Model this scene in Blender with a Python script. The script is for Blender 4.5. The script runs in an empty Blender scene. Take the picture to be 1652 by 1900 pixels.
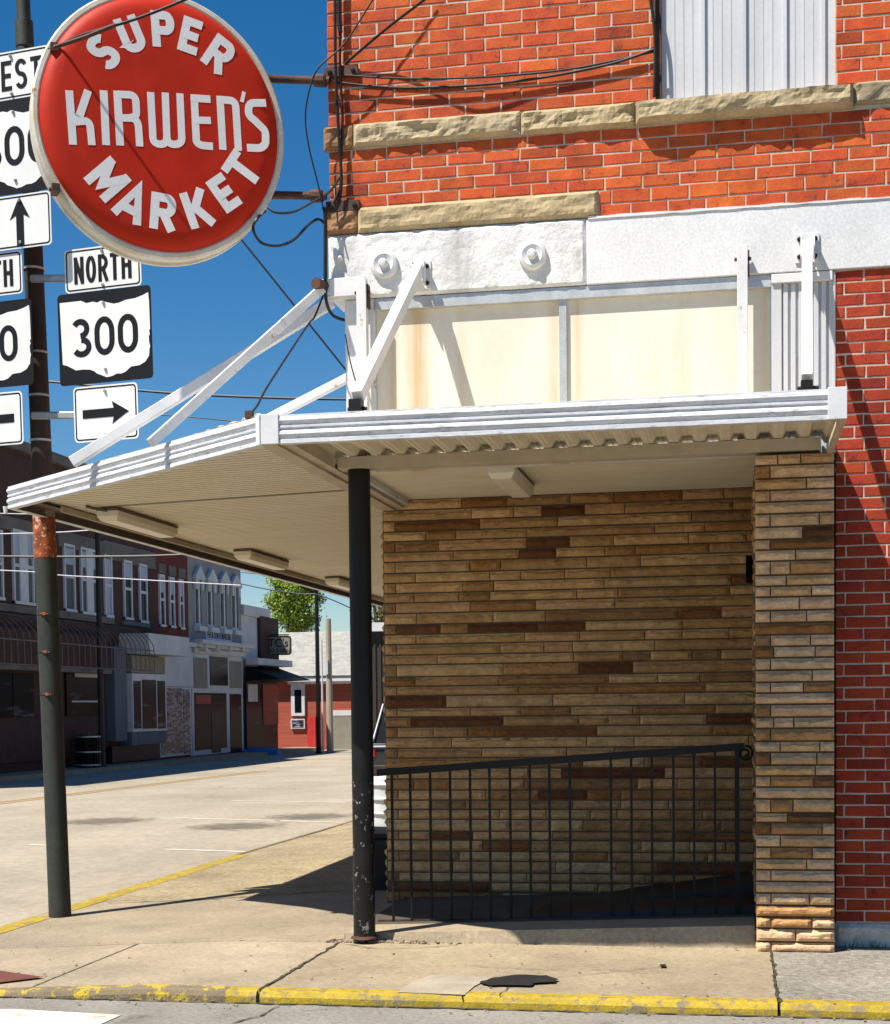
import bpy, math, random
from mathutils import Vector, noise
random.seed(7)
R = math.radians
scene = bpy.context.scene

# ------------------------------------------------------------------ camera
F_PX, CX, CY = 2870.0, 826.0, 1431.0
YAW, PIT, ROL, EYE = R(10.7), R(2.5), 0.0115, 1.6
_d = Vector((-math.sin(YAW), math.cos(YAW), 0)); _r = Vector((math.cos(YAW), math.sin(YAW), 0))
FW = _d * math.cos(PIT) - Vector((0, 0, math.sin(PIT)))
UP0 = _d * math.sin(PIT) + Vector((0, 0, math.cos(PIT)))
ER = _r * math.cos(ROL) - UP0 * math.sin(ROL)
EU = _r * math.sin(ROL) + UP0 * math.cos(ROL)
cd = bpy.data.cameras.new("camera"); cam = bpy.data.objects.new("camera", cd)
scene.collection.objects.link(cam)
from mathutils import Matrix
m3 = Matrix((ER, EU, -FW)).transposed()
cam.matrix_world = Matrix.Translation((0, 0, EYE)) @ m3.to_4x4()
cd.sensor_fit = 'VERTICAL'; cd.sensor_height = 24.0
cd.lens = F_PX / 1900.0 * 24.0
cd.shift_x = 0.0; cd.shift_y = (CY - 950.0) / 1900.0
cd.clip_start = 0.05; cd.clip_end = 2000
scene.camera = cam

# ------------------------------------------------------------------ light
SUN_DIR = Vector((0.43, 0.43, -1.0)).normalized()      # direction the light travels
w = bpy.data.worlds.new("World"); scene.world = w; w.use_nodes = True
nt = w.node_tree; nt.nodes.clear()
out = nt.nodes.new('ShaderNodeOutputWorld'); bg = nt.nodes.new('ShaderNodeBackground')
sky = nt.nodes.new('ShaderNodeTexSky'); sky.sky_type = 'NISHITA'; sky.sun_disc = False
el = math.asin(-SUN_DIR.z); sky.sun_elevation = el
sky.sun_rotation = math.atan2(-SUN_DIR.x, -SUN_DIR.y)
sky.altitude = 300; sky.air_density = 1.0; sky.dust_density = 0.3; sky.ozone_density = 3.0
bg.inputs[1].default_value = 0.062
hsv = nt.nodes.new('ShaderNodeHueSaturation'); hsv.inputs['Saturation'].default_value = 1.4
nt.links.new(sky.outputs[0], hsv.inputs['Color']); nt.links.new(hsv.outputs[0], bg.inputs[0]); nt.links.new(bg.outputs[0], out.inputs[0])
sd = bpy.data.lights.new("sun", 'SUN'); sd.energy = 5.0; sd.angle = R(0.53); sd.color = (1.0, 0.93, 0.82)
so = bpy.data.objects.new("sun", sd); scene.collection.objects.link(so)
so.rotation_euler = SUN_DIR.to_track_quat('-Z', 'Y').to_euler()
scene.view_settings.view_transform = 'Standard'; scene.view_settings.look = 'None'
scene.view_settings.exposure = 0.82; scene.view_settings.gamma = 1.0

# ------------------------------------------------------------------ pixel helpers (photo pixels -> points on real planes)
def ray(px, py):
    return FW + ER * ((px - CX) / F_PX) - EU * ((py - CY) / F_PX)
def onY(px, py, Y):
    q = ray(px, py); q = q * (Y / q.y); return Vector((q.x, Y, q.z + EYE))
def onX(px, py, X):
    q = ray(px, py); q = q * (X / q.x); return Vector((X, q.y, q.z + EYE))
def onZ(px, py, Z):
    q = ray(px, py); q = q * ((Z - EYE) / q.z); return Vector((q.x, q.y, Z))
def onP(px, py, P, N):
    q = ray(px, py); o = Vector((0, 0, EYE)); s = (P - o).dot(N) / q.dot(N); return o + q * s

# ------------------------------------------------------------------ mesh builder
def link(o): scene.collection.objects.link(o)
WL = {}
def props(o, label=None, cat=None, group=None, kind=None):
    if label: o['label'] = label
    if cat: o['category'] = cat
    if group: o['group'] = group
    if kind: o['kind'] = kind
    return o
def empty(name, loc, label=None, cat=None, group=None, parent=None):
    o = bpy.data.objects.new(name, None); link(o); o.empty_display_size = 0.1
    loc = Vector(loc); WL[o] = loc
    if parent: o.parent = parent; o.location = loc - WL[parent]
    else: o.location = loc
    return props(o, label, cat, group)
class MB:
    def __init__(s): s.v = []; s.f = []; s.c = []; s.m = []
    def add(s, vs, fs, mi=0, col=None):
        n = len(s.v); s.v += [tuple(p) for p in vs]
        for f in fs: s.f.append([n + i for i in f]); s.m.append(mi); s.c.append(col or (1, 1, 1, 1))
        return s
    def box(s, x0, x1, y0, y1, z0, z1, mi=0, col=None):
        if x0 > x1: x0, x1 = x1, x0
        if y0 > y1: y0, y1 = y1, y0
        if z0 > z1: z0, z1 = z1, z0
        v = [(x0,y0,z0),(x1,y0,z0),(x1,y1,z0),(x0,y1,z0),(x0,y0,z1),(x1,y0,z1),(x1,y1,z1),(x0,y1,z1)]
        return s.add(v, [(0,3,2,1),(4,5,6,7),(0,1,5,4),(1,2,6,5),(2,3,7,6),(3,0,4,7)], mi, col)
    def obox(s, c, ax, ay, az, mi=0, col=None):
        c, ax, ay, az = Vector(c), Vector(ax), Vector(ay), Vector(az)
        v = [c-ax-ay-az, c+ax-ay-az, c+ax+ay-az, c-ax+ay-az, c-ax-ay+az, c+ax-ay+az, c+ax+ay+az, c-ax+ay+az]
        return s.add(v, [(0,3,2,1),(4,5,6,7),(0,1,5,4),(1,2,6,5),(2,3,7,6),(3,0,4,7)], mi, col)
    def bar(s, a, b, wx, wy, side=Vector((0,0,1)), mi=0):
        a, b = Vector(a), Vector(b); d = (b - a); L = d.length; d.normalize()
        u = d.cross(side)
        if u.length < 1e-4: u = d.cross(Vector((1, 0, 0)))
        u.normalize(); v = d.cross(u)
        return s.obox((a + b) / 2, d * (L / 2), u * (wx / 2), v * (wy / 2), mi)
    def tube(s, pts, r, n=8, mi=0, cap=True, col=None):
        pts = [Vector(p) for p in pts]; rs = r if isinstance(r, (list, tuple)) else [r] * len(pts)
        base = len(s.v); prev = None
        for i, p in enumerate(pts):
            t = (pts[min(i + 1, len(pts) - 1)] - pts[max(i - 1, 0)]).normalized()
            if prev is None:
                u = t.cross(Vector((0, 0, 1)))
                if u.length < 1e-3: u = t.cross(Vector((1, 0, 0)))
            else: u = prev - t * prev.dot(t)
            u.normalize(); prev = u; v = t.cross(u)
            for k in range(n):
                a = 2 * math.pi * k / n; s.v.append(tuple(p + (u * math.cos(a) + v * math.sin(a)) * rs[i]))
        for i in range(len(pts) - 1):
            for k in range(n):
                a = base + i * n + k; b = base + i * n + (k + 1) % n
                s.f.append([a, b, b + n, a + n]); s.m.append(mi); s.c.append(col or (1, 1, 1, 1))
        if cap:
            s.f.append([base + k for k in range(n)][::-1]); s.f.append([base + (len(pts) - 1) * n + k for k in range(n)])
            s.m += [mi, mi]; s.c += [col or (1, 1, 1, 1)] * 2
        return s
    def lathe(s, prof, o, ax, u, n=24, mi=0, sx=1.0, sy=1.0):   # prof (r, h)
        o, ax, u = Vector(o), Vector(ax).normalized(), Vector(u).normalized(); v = ax.cross(u); base = len(s.v)
        for (r, h) in prof:
            for k in range(n):
                a = 2 * math.pi * k / n; s.v.append(tuple(o + ax * h + u * (r * sx * math.cos(a)) + v * (r * sy * math.sin(a))))
        for i in range(len(prof) - 1):
            for k in range(n):
                a = base + i * n + k; b = base + i * n + (k + 1) % n
                s.f.append([a, b, b + n, a + n]); s.m.append(mi); s.c.append((1, 1, 1, 1))
        return s
    def prism(s, poly, o, e1, e2, n, d, mi=0, col=None):
        o, e1, e2, n = Vector(o), Vector(e1), Vector(e2), Vector(n); k = len(poly)
        a = [o + e1 * p[0] + e2 * p[1] for p in poly]; b = [p + n * d for p in a]
        fs = [list(range(k))[::-1], [k + i for i in range(k)]] + [[i, (i + 1) % k, k + (i + 1) % k, k + i] for i in range(k)]
        return s.add(a + b, fs, mi, col)
    def strip(s, pts, wd, o, e1, e2, n, d, mi=0):       # thick ribbon along a 2D polyline (letters)
        pts = [Vector((p[0], p[1])) for p in pts]; L = []; Rr = []
        for i, p in enumerate(pts):
            if i == 0: t = (pts[1] - p).normalized(); k = 1
            elif i == len(pts) - 1: t = (p - pts[i - 1]).normalized(); k = 1
            else:
                t1 = (p - pts[i - 1]).normalized(); t2 = (pts[i + 1] - p).normalized()
                t = t1 + t2
                if t.length < 1e-4: t = t1
                t.normalize(); k = min(2.2, 1 / max(0.3, t.dot(t1)))
            q = Vector((-t.y, t.x)) * wd / 2 * k; L.append(p + q); Rr.append(p - q)
        o, e1, e2, n = Vector(o), Vector(e1), Vector(e2), Vector(n)
        f = lambda p, h: o + e1 * p.x + e2 * p.y + n * h
        for i in range(len(pts) - 1):
            q = [Rr[i], Rr[i + 1], L[i + 1], L[i]]
            v = [f(p, 0) for p in q] + [f(p, d) for p in q]
            fs = [(0,3,2,1),(4,5,6,7),(0,1,5,4),(2,3,7,6)]
            if i == 0: fs.append((3,0,4,7))
            if i == len(pts) - 2: fs.append((1,2,6,5))
            s.add(v, fs, mi)
        return s
    def build(s, name, mats, parent=None, smooth=False, bevel=0, org=None, label=None, cat=None, group=None, kind=None):
        if not isinstance(mats, (list, tuple)): mats = [mats]
        if org is None:
            if parent is not None and parent.type == 'EMPTY' and False: org = WL[parent]
            xs = [p[0] for p in s.v]; ys = [p[1] for p in s.v]; zs = [p[2] for p in s.v]
            org = Vector(((min(xs)+max(xs))/2, (min(ys)+max(ys))/2, min(zs)))
        org = Vector(org)
        me = bpy.data.meshes.new(name)
        me.from_pydata([(p[0]-org.x, p[1]-org.y, p[2]-org.z) for p in s.v], [], s.f)
        for mm in mats: me.materials.append(mm)
        me.polygons.foreach_set('material_index', s.m)
        if any(mm.get('tinted') for mm in mats):
            at = me.attributes.new('tint', 'FLOAT_COLOR', 'FACE')
            at.data.foreach_set('color', [x for c in s.c for x in c])
        if smooth:
            me.polygons.foreach_set('use_smooth', [True] * len(s.f))
        me.update(); me.validate()
        o = bpy.data.objects.new(name, me); link(o); WL[o] = org
        if smooth and smooth != 'all':
            try: me.set_sharp_from_angle(angle=R(35))
            except Exception: pass
        if parent is not None: o.parent = parent; o.location = org - WL[parent]
        else: o.location = org
        if bevel:
            b = o.modifiers.new('bevel', 'BEVEL'); b.width = bevel; b.segments = 2; b.limit_method = 'ANGLE'; b.angle_limit = R(40)
        return props(o, label, cat, group, kind)
def box(name, mat, x0, x1, y0, y1, z0, z1, parent=None, bevel=0, **k):
    return MB().box(x0, x1, y0, y1, z0, z1).build(name, mat, parent, bevel=bevel, **k)
def children(o): return [c for c in bpy.data.objects if c.parent == o]
def dup(o, delta, rotz=0, parent=None, label=None):
    c = o.copy(); link(c)
    if parent is None:
        c.location = o.location + Vector(delta); c.rotation_euler = (0, 0, o.rotation_euler.z + rotz)
        if label: c['label'] = label
    else: c.parent = parent
    for ch in children(o): dup(ch, (0, 0, 0), 0, c)
    return c

# ------------------------------------------------------------------ materials
def pm(name, c1, c2=None, scale=6, rough=0.7, metal=0.0, bump=0.15, bscale=60, bdist=0.004, stretch=(1,1,1), tint=False,
       c3=None, spots=0.0, sscale=12, sstretch=(1,1,1), spec=0.35, fine=0.12, ramp=(0.35, 0.65), srange=0.04, mid=0.0, midscale=24, big=0.0, bigscale=.7):
    m = bpy.data.materials.new(name); m.use_nodes = True; t = m.node_tree; N = t.nodes; Lk = t.links
    b = N['Principled BSDF']; b.inputs['Roughness'].default_value = rough; b.inputs['Metallic'].default_value = metal
    b.inputs['Specular IOR Level'].default_value = spec
    g = N.new('ShaderNodeNewGeometry'); mp = N.new('ShaderNodeMapping'); Lk.new(g.outputs['Position'], mp.inputs[0])
    mp.inputs['Scale'].default_value = stretch
    c2 = c2 or tuple(x * 0.8 for x in c1)
    nz = N.new('ShaderNodeTexNoise'); nz.inputs['Scale'].default_value = scale; nz.inputs['Detail'].default_value = 6; nz.inputs['Roughness'].default_value = .62
    Lk.new(mp.outputs[0], nz.inputs['Vector'])
    rp = N.new('ShaderNodeMapRange'); rp.inputs[1].default_value = ramp[0]; rp.inputs[2].default_value = ramp[1]; Lk.new(nz.outputs[0], rp.inputs[0])
    mx = N.new('ShaderNodeMix'); mx.data_type = 'RGBA'; mx.inputs[6].default_value = (*c1, 1); mx.inputs[7].default_value = (*c2, 1)
    Lk.new(rp.outputs[0], mx.inputs[0]); cur = mx.outputs[2]
    if fine:
        fz = N.new('ShaderNodeTexNoise'); fz.inputs['Scale'].default_value = bscale * 2.2; fz.inputs['Detail'].default_value = 3
        Lk.new(g.outputs['Position'], fz.inputs['Vector'])
        fr = N.new('ShaderNodeMapRange'); fr.inputs[1].default_value = .3; fr.inputs[2].default_value = .7
        fr.inputs[3].default_value = 1 - fine; fr.inputs[4].default_value = 1 + fine; Lk.new(fz.outputs[0], fr.inputs[0])
        mu = N.new('ShaderNodeVectorMath'); mu.operation = 'SCALE'; Lk.new(cur, mu.inputs[0]); Lk.new(fr.outputs[0], mu.inputs['Scale']); cur = mu.outputs[0]
    for amt, scl in ((mid, midscale), (big, bigscale)):
        if not amt: continue
        z1 = N.new('ShaderNodeTexNoise'); z1.inputs['Scale'].default_value = scl; z1.inputs['Detail'].default_value = 7; z1.inputs['Roughness'].default_value = .7
        z1.inputs['Distortion'].default_value = .4
        Lk.new(g.outputs['Position'], z1.inputs['Vector'])
        r1 = N.new('ShaderNodeMapRange'); r1.inputs[1].default_value = .32; r1.inputs[2].default_value = .68
        r1.inputs[3].default_value = 1 - amt; r1.inputs[4].default_value = 1 + amt * .8; Lk.new(z1.outputs[0], r1.inputs[0])
        u1 = N.new('ShaderNodeVectorMath'); u1.operation = 'SCALE'; Lk.new(cur, u1.inputs[0]); Lk.new(r1.outputs[0], u1.inputs['Scale']); cur = u1.outputs[0]
    if spots:
        mp2 = N.new('ShaderNodeMapping'); mp2.inputs['Scale'].default_value = sstretch; Lk.new(g.outputs['Position'], mp2.inputs[0])
        sz = N.new('ShaderNodeTexNoise'); sz.inputs['Scale'].default_value = sscale; sz.inputs['Detail'].default_value = 8; sz.inputs['Roughness'].default_value = .7
        Lk.new(mp2.outputs[0], sz.inputs['Vector'])
        sr = N.new('ShaderNodeMapRange'); sr.inputs[1].default_value = 1 - spots; sr.inputs[2].default_value = 1 - spots + srange; Lk.new(sz.outputs[0], sr.inputs[0])
        m2 = N.new('ShaderNodeMix'); m2.data_type = 'RGBA'; Lk.new(sr.outputs[0], m2.inputs[0]); Lk.new(cur, m2.inputs[6]); m2.inputs[7].default_value = (*c3, 1); cur = m2.outputs[2]
    if tint:
        m['tinted'] = 1
        at = N.new('ShaderNodeAttribute'); at.attribute_name = 'tint'
        mm = N.new('ShaderNodeVectorMath'); mm.operation = 'MULTIPLY'; Lk.new(cur, mm.inputs[0]); Lk.new(at.outputs['Color'], mm.inputs[1]); cur = mm.outputs[0]
    Lk.new(cur, b.inputs['Base Color'])
    if bump:
        bz = N.new('ShaderNodeTexNoise'); bz.inputs['Scale'].default_value = bscale; bz.inputs['Detail'].default_value = 5
        Lk.new(mp.outputs[0], bz.inputs['Vector'])
        bp = N.new('ShaderNodeBump'); bp.inputs['Strength'].default_value = bump; bp.inputs['Distance'].default_value = bdist
        Lk.new(bz.outputs[0], bp.inputs['Height']); Lk.new(bp.outputs[0], b.inputs['Normal'])
    return m
M = {}
M['brick'] = pm('red_brick', (.50,.088,.018), (.38,.055,.013), 9, .85, bump=.5, bscale=55, tint=True, c3=(.20,.038,.016), spots=.41, sscale=18, mid=.22, midscale=36, big=.10, bigscale=1.1)
M['mortar'] = pm('lime_mortar', (.56,.48,.40), (.40,.32,.26), 12, .9, bump=.5, bscale=70, mid=.15)
M['darkbrick'] = pm('brown_brick', (.075,.036,.028), (.05,.025,.02), 6, .9, bump=.2, bscale=20)
M['sand'] = pm('sandstone', (.46,.375,.24), (.31,.25,.15), 7, .92, mid=.2, midscale=14, bump=.7, bscale=22, bdist=.01, tint=True, c3=(.22,.17,.10), spots=.4, sscale=5, srange=.12)
M['veneer'] = pm('stone_veneer', (.56,.375,.19), (.42,.27,.13), 7, .85, bump=.8, bscale=30, bdist=.008, tint=True, mid=.22, midscale=16, c3=(.22,.14,.08), spots=.41, sscale=16, sstretch=(.6,.6,2), srange=.1)
M['joint'] = pm('dark_mortar', (.15,.105,.065), (.09,.065,.04), 20, .95)
M['stucco'] = pm('white_painted_stone', (.68,.68,.68), (.58,.585,.59), 6, .75, bump=.9, bscale=42, bdist=.006, c3=(.42,.42,.40), spots=.42, sscale=2.2, sstretch=(2.2,1,.6), srange=.16)
M['wpaint'] = pm('white_painted_board', (.64,.65,.67), (.58,.59,.61), 3, .6, bump=.08, bscale=30, mid=.04, midscale=6, big=.07, bigscale=1.6)
M['wmetal'] = pm('white_painted_metal', (.68,.68,.69), (.56,.57,.59), 5, .42, bump=.05, bscale=20, c3=(.40,.33,.25), spots=.38, sscale=11, fine=.03)
M['fascia'] = pm('weathered_white_aluminium', (.66,.67,.69), (.48,.50,.53), 9, .5, bump=.12, bscale=30, stretch=(.5,.5,6), c3=(.30,.29,.28), spots=.46, sscale=26, sstretch=(.5,.5,3), fine=.06, srange=.14)
M['siding'] = pm('white_corrugated_siding', (.56,.57,.60), (.46,.475,.50), 2, .45, bump=.05, bscale=20, stretch=(4,4,.4), fine=.03)
M['galv'] = pm('aluminium_frame', (.52,.545,.57), (.38,.40,.42), 8, .4, .3, bump=.05, stretch=(1,1,.3))
M['cream'] = pm('cream_panel', (.70,.665,.60), (.63,.585,.49), 1.6, .55, bump=.04, bscale=12, stretch=(1.6,1,.55), c3=(.56,.43,.26), spots=.36, sscale=2.2, sstretch=(3,1,.3), fine=.03, srange=.2)
def add_stains(m, xs_, col):
    t = m.node_tree; N = t.nodes; Lk = t.links; b = N['Principled BSDF']; src = b.inputs['Base Color'].links[0].from_socket
    g = N.new('ShaderNodeNewGeometry'); sx = N.new('ShaderNodeSeparateXYZ'); Lk.new(g.outputs['Position'], sx.inputs[0]); cur = src
    for (x0, wd, amt) in xs_:
        a = N.new('ShaderNodeMath'); a.operation = 'SUBTRACT'; a.inputs[1].default_value = x0; Lk.new(sx.outputs[0], a.inputs[0])
        ab = N.new('ShaderNodeMath'); ab.operation = 'ABSOLUTE'; Lk.new(a.outputs[0], ab.inputs[0])
        mr = N.new('ShaderNodeMapRange'); mr.inputs[1].default_value = 0; mr.inputs[2].default_value = wd; mr.inputs[3].default_value = amt; mr.inputs[4].default_value = 0; Lk.new(ab.outputs[0], mr.inputs[0])
        mp = N.new('ShaderNodeMapping'); mp.inputs['Scale'].default_value = (26, 1, 1.6); Lk.new(g.outputs['Position'], mp.inputs[0])
        nz = N.new('ShaderNodeTexNoise'); nz.inputs['Scale'].default_value = 1.4; nz.inputs['Detail'].default_value = 4; Lk.new(mp.outputs[0], nz.inputs['Vector'])
        mu = N.new('ShaderNodeMath'); mu.operation = 'MULTIPLY'; Lk.new(mr.outputs[0], mu.inputs[0]); Lk.new(nz.outputs[0], mu.inputs[1])
        mx = N.new('ShaderNodeMix'); mx.data_type = 'RGBA'; Lk.new(mu.outputs[0], mx.inputs[0]); Lk.new(cur, mx.inputs[6]); mx.inputs[7].default_value = (*col, 1); cur = mx.outputs[2]
    Lk.new(cur, b.inputs['Base Color'])
add_stains(M['cream'], [(-1.89, .10, 1.5), (-1.62, .05, .5), (-1.06, .06, .7), (-.92, .05, .7), (-.3, .08, .45), (.17, .05, .7), (-2.05, .05, .8)], (.50, .33, .13))
add_stains(M['stucco'], [(-1.62, .14, 1.0), (-2.3, .08, .5), (-1.0, .06, .4)], (.30, .30, .29))
M['soffit'] = pm('beige_ribbed_soffit', (.74,.675,.52), (.66,.595,.44), 2.5, .55, bump=.05, stretch=(1,3,1), fine=.04)
M['beam'] = pm('beige_steel_beam', (.50,.43,.32), (.40,.34,.25), 4, .6, bump=.08, fine=.05)
M['brownbeam'] = pm('brown_grey_steel', (.17,.13,.10), (.12,.09,.07), 5, .6)
M['black'] = pm('black_steel', (.006,.006,.006), (.010,.010,.010), 8, .5, spec=.25, bump=.1, bscale=25)
M['blackpost'] = pm('scuffed_black_paint', (.006,.006,.006), (.012,.012,.011), 7, .45, spec=.25, bump=.25, bscale=40, c3=(.26,.25,.22), spots=.40, sscale=30, sstretch=(1,1,.7))
M['pole'] = pm('dark_green_pole_paint', (.034,.040,.030), (.016,.020,.017), 4, .65, mid=.2, midscale=12, bump=.25, bscale=22, spec=.4, stretch=(1,1,.4))
M['rust'] = pm('rust', (.34,.085,.025), (.16,.04,.015), 14, .85, bump=.5, bscale=60, c3=(.52,.36,.25), spots=.44, sscale=26, mid=.35, midscale=18)
M['wood'] = pm('creosoted_wood', (.035,.022,.016), (.015,.010,.008), 5, .9, bump=.6, bscale=26, stretch=(3,3,.25))
M['greywood'] = pm('grey_wood', (.40,.35,.28), (.28,.24,.19), 5, .9, bump=.3, stretch=(3,3,.25))
M['iron'] = pm('rusty_dark_iron', (.035,.02,.015), (.09,.035,.02), 12, .7, bump=.4)
M['rubber'] = pm('black_cable', (.008,.008,.008), (.012,.012,.012), 8, .5, bump=0, fine=0)
M['signred'] = pm('red_sign_plastic', (.47,.022,.004), (.40,.015,.003), 2, .55, bump=.03, bscale=6, spec=.18, mid=.06, midscale=5, big=.08, bigscale=2, fine=.02)
M['signrim'] = pm('sign_rim_metal', (.62,.60,.54), (.50,.44,.33), 5, .5, bump=.15, c3=(.28,.12,.05), spots=.40, sscale=7, srange=.08)
M['signwhite'] = pm('white_sign_letter', (.74,.74,.74), (.66,.66,.66), 3, .4, bump=0, fine=.02, c3=(.58,.42,.25), spots=.3, sscale=2.0, sstretch=(3.2,1,.6), srange=.1)
M['rswhite'] = pm('reflective_white_sheet', (.66,.67,.67), (.60,.61,.61), 3, .5, bump=.02, fine=.03)
M['rsblack'] = pm('sign_ink', (.006,.008,.011), (.008,.010,.013), 3, .65, bump=0, fine=0, spec=.12)
M['zinc'] = pm('galvanised_steel', (.42,.43,.43), (.30,.31,.31), 10, .45, .6, bump=.05)
M['walk'] = pm('sidewalk_concrete', (.35,.29,.20), (.27,.222,.152), 1.6, .9, mid=.26, midscale=34, big=.16, bump=.35, bscale=90, bdist=.002, tint=True, c3=(.19,.155,.105), spots=.40, sscale=3, fine=.14, srange=.2)
M['patch'] = pm('pale_concrete_patch', (.36,.315,.24), (.28,.24,.18), 6, .9, bump=.3, mid=.15)
M['aggr2'] = pm('crumbling_concrete', (.42,.34,.24), (.20,.15,.10), 14, .95, bump=1.0, bscale=40, bdist=.02, mid=.3)
M['stain'] = pm('oily_road_stain', (.11,.095,.075), (.20,.17,.13), 5, .85, mid=.2, midscale=9, stretch=(.5,2,1))
def fade_edges(m, r0, r1, sc):
    t = m.node_tree; N = t.nodes; Lk = t.links; b = N['Principled BSDF']
    tc = N.new('ShaderNodeTexCoord'); mp = N.new('ShaderNodeMapping'); mp.inputs['Scale'].default_value = sc; Lk.new(tc.outputs['Object'], mp.inputs[0])
    ln = N.new('ShaderNodeVectorMath'); ln.operation = 'LENGTH'; Lk.new(mp.outputs[0], ln.inputs[0])
    nz = N.new('ShaderNodeTexNoise'); nz.inputs['Scale'].default_value = 5; nz.inputs['Detail'].default_value = 6; Lk.new(tc.outputs['Object'], nz.inputs['Vector'])
    ad = N.new('ShaderNodeMath'); ad.operation = 'ADD'; Lk.new(ln.outputs['Value'], ad.inputs[0]); Lk.new(nz.outputs[0], ad.inputs[1])
    mr = N.new('ShaderNodeMapRange'); mr.inputs[1].default_value = r0 + .5; mr.inputs[2].default_value = r1 + .5; mr.inputs[3].default_value = .9; mr.inputs[4].default_value = 0
    Lk.new(ad.outputs[0], mr.inputs[0]); Lk.new(mr.outputs[0], b.inputs['Alpha'])
fade_edges(M['stain'], .1, .75, (1.0, .9, 0))
M['darkwalk'] = pm('shaded_dark_concrete', (.085,.075,.06), (.055,.05,.04), 2, .9, bump=.3, bscale=60)  # sidewalk concrete with the shade of the recess put into its colour
M['aggr'] = pm('aggregate_concrete', (.35,.285,.175), (.25,.20,.12), 2.2, .95, mid=.5, midscale=26, big=.2, bump=.9, bscale=120, bdist=.008, tint=True, c3=(.36,.30,.19), spots=.44, sscale=40, fine=.4, srange=.06)
M['road'] = pm('worn_concrete_road', (.355,.31,.24), (.28,.245,.19), .35, .9, mid=.22, midscale=11, big=.16, bigscale=.35, bump=.3, bscale=70, bdist=.003, stretch=(1.4,.35,1), c3=(.13,.108,.08), spots=.36, sscale=1.3, sstretch=(1,.35,1), fine=.12, srange=.2)
M['frontroad'] = pm('grey_road_concrete', (.25,.235,.205), (.19,.178,.155), 1.2, .9, mid=.32, midscale=40, big=.2, bump=.5, bscale=90, bdist=.003, fine=.15, c3=(.10,.09,.075), spots=.40, sscale=3, srange=.12)
M['yellow'] = pm('yellow_kerb_paint', (.42,.30,.022), (.30,.215,.016), 5, .7, mid=.2, bump=.6, bscale=60, bdist=.006, c3=(.20,.16,.09), spots=.49, sscale=13, fine=.15, srange=.08)
M['roadyellow'] = pm('yellow_road_paint', (.34,.20,.05), (.28,.19,.09), 3, .8, c3=(.25,.205,.14), spots=.42, sscale=4, srange=.1)
M['roadwhite'] = pm('white_road_paint', (.66,.63,.56), (.48,.43,.35), 3, .8, c3=(.26,.215,.155), spots=.44, sscale=6, srange=.1)
M['fadedkerb'] = pm('faded_yellow_kerb', (.20,.16,.10), (.14,.11,.07), 4, .95, bump=.9, bscale=60, bdist=.008, c3=(.42,.31,.03), spots=.50, sscale=10, sstretch=(1,1,.5))
M['bare'] = pm('bare_kerb_concrete', (.20,.16,.10), (.14,.11,.07), 4, .95, bump=.9, bscale=60, bdist=.008)
M['tactile'] = pm('red_tactile_paving', (.15,.05,.035), (.11,.035,.028), 5, .85)
M['tar'] = pm('tar_patch', (.012,.012,.012), (.02,.02,.02), 9, .6)  # near-black colour for the cast shadow painted on the pavement
M['crack'] = pm('dirt_filled_crack', (.06,.05,.03), (.03,.03,.015), 9, .95)
M['whiteplinth'] = pm('flaking_white_plinth', (.66,.64,.57), (.38,.35,.28), 8, .9, bump=.9, bscale=30, bdist=.01, c3=(.2,.18,.12), spots=.37, sscale=9, srange=.08)
M['weed'] = pm('weed_leaf', (.07,.10,.025), (.14,.13,.05), 20, .8, bump=0)
M['ground'] = pm('bare_ground', (.16,.14,.08), (.10,.10,.05), .2, .95)
M['glass'] = pm('dark_window_glass', (.004,.006,.008), (.10,.11,.12), 1.2, .30, bump=.08, bscale=1.6, bdist=.03, spec=.05, fine=0, stretch=(1,.35,2.6), ramp=(.60,.68))  # pale streaks in the colour stand in for reflections
M['litglass'] = pm('storefront_glass_cluttered', (.012,.014,.02), (.24,.25,.29), 5.5, .3, bump=.1, bscale=2, bdist=.05, spec=.2, fine=0, stretch=(1,.8,3.2), ramp=(.46,.56), big=.5, bigscale=1.2)  # street reflections painted into the glass colour as pale noise
M['blind'] = pm('pale_blue_shade', (.40,.45,.54), (.34,.39,.47), 2, .7, bump=0)
M['curtain'] = pm('grey_green_curtain', (.10,.12,.12), (.07,.085,.09), 9, .7, stretch=(1,4,.3))
M['wframe'] = pm('white_window_frame', (.58,.60,.64), (.50,.52,.56), 4, .6, bump=0)
M['greyst'] = pm('weathered_grey_stone', (.17,.15,.135), (.11,.10,.09), 1.5, .9, bump=.3, bscale=12)
M['greypaint'] = pm('grey_painted_brick', (.27,.27,.265), (.22,.22,.215), 1.2, .8, bump=.2, bscale=14)
M['palewall'] = pm('pale_painted_wall', (.58,.585,.59), (.48,.485,.49), 1.2, .8, bump=.1)
M['bluepaint'] = pm('blue_grey_painted_wood', (.11,.13,.165), (.08,.10,.13), 2, .7, stretch=(1,6,.4))
M['tanboard'] = pm('tan_board', (.25,.23,.185), (.2,.185,.15), 2, .8)
M['shingle'] = pm('pale_shingle_roof', (.33,.325,.295), (.24,.235,.215), 2.5, .9, bump=.6, bscale=8, bdist=.03, c3=(.17,.165,.15), spots=.42, sscale=8)
M['redwall'] = pm('red_painted_brick', (.36,.085,.05), (.27,.06,.04), 1.5, .8, stretch=(.4,.4,6), bump=.3, bscale=8)
M['redbrick2'] = pm('dark_red_brick', (.15,.03,.022), (.11,.02,.016), 3, .9, bump=.3, bscale=14)
M['reddoor'] = pm('red_door_paint', (.50,.03,.03), (.40,.02,.02), 3, .6)
M['darkmetal'] = pm('dark_ribbed_metal', (.035,.03,.027), (.025,.02,.018), 4, .6)
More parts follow.
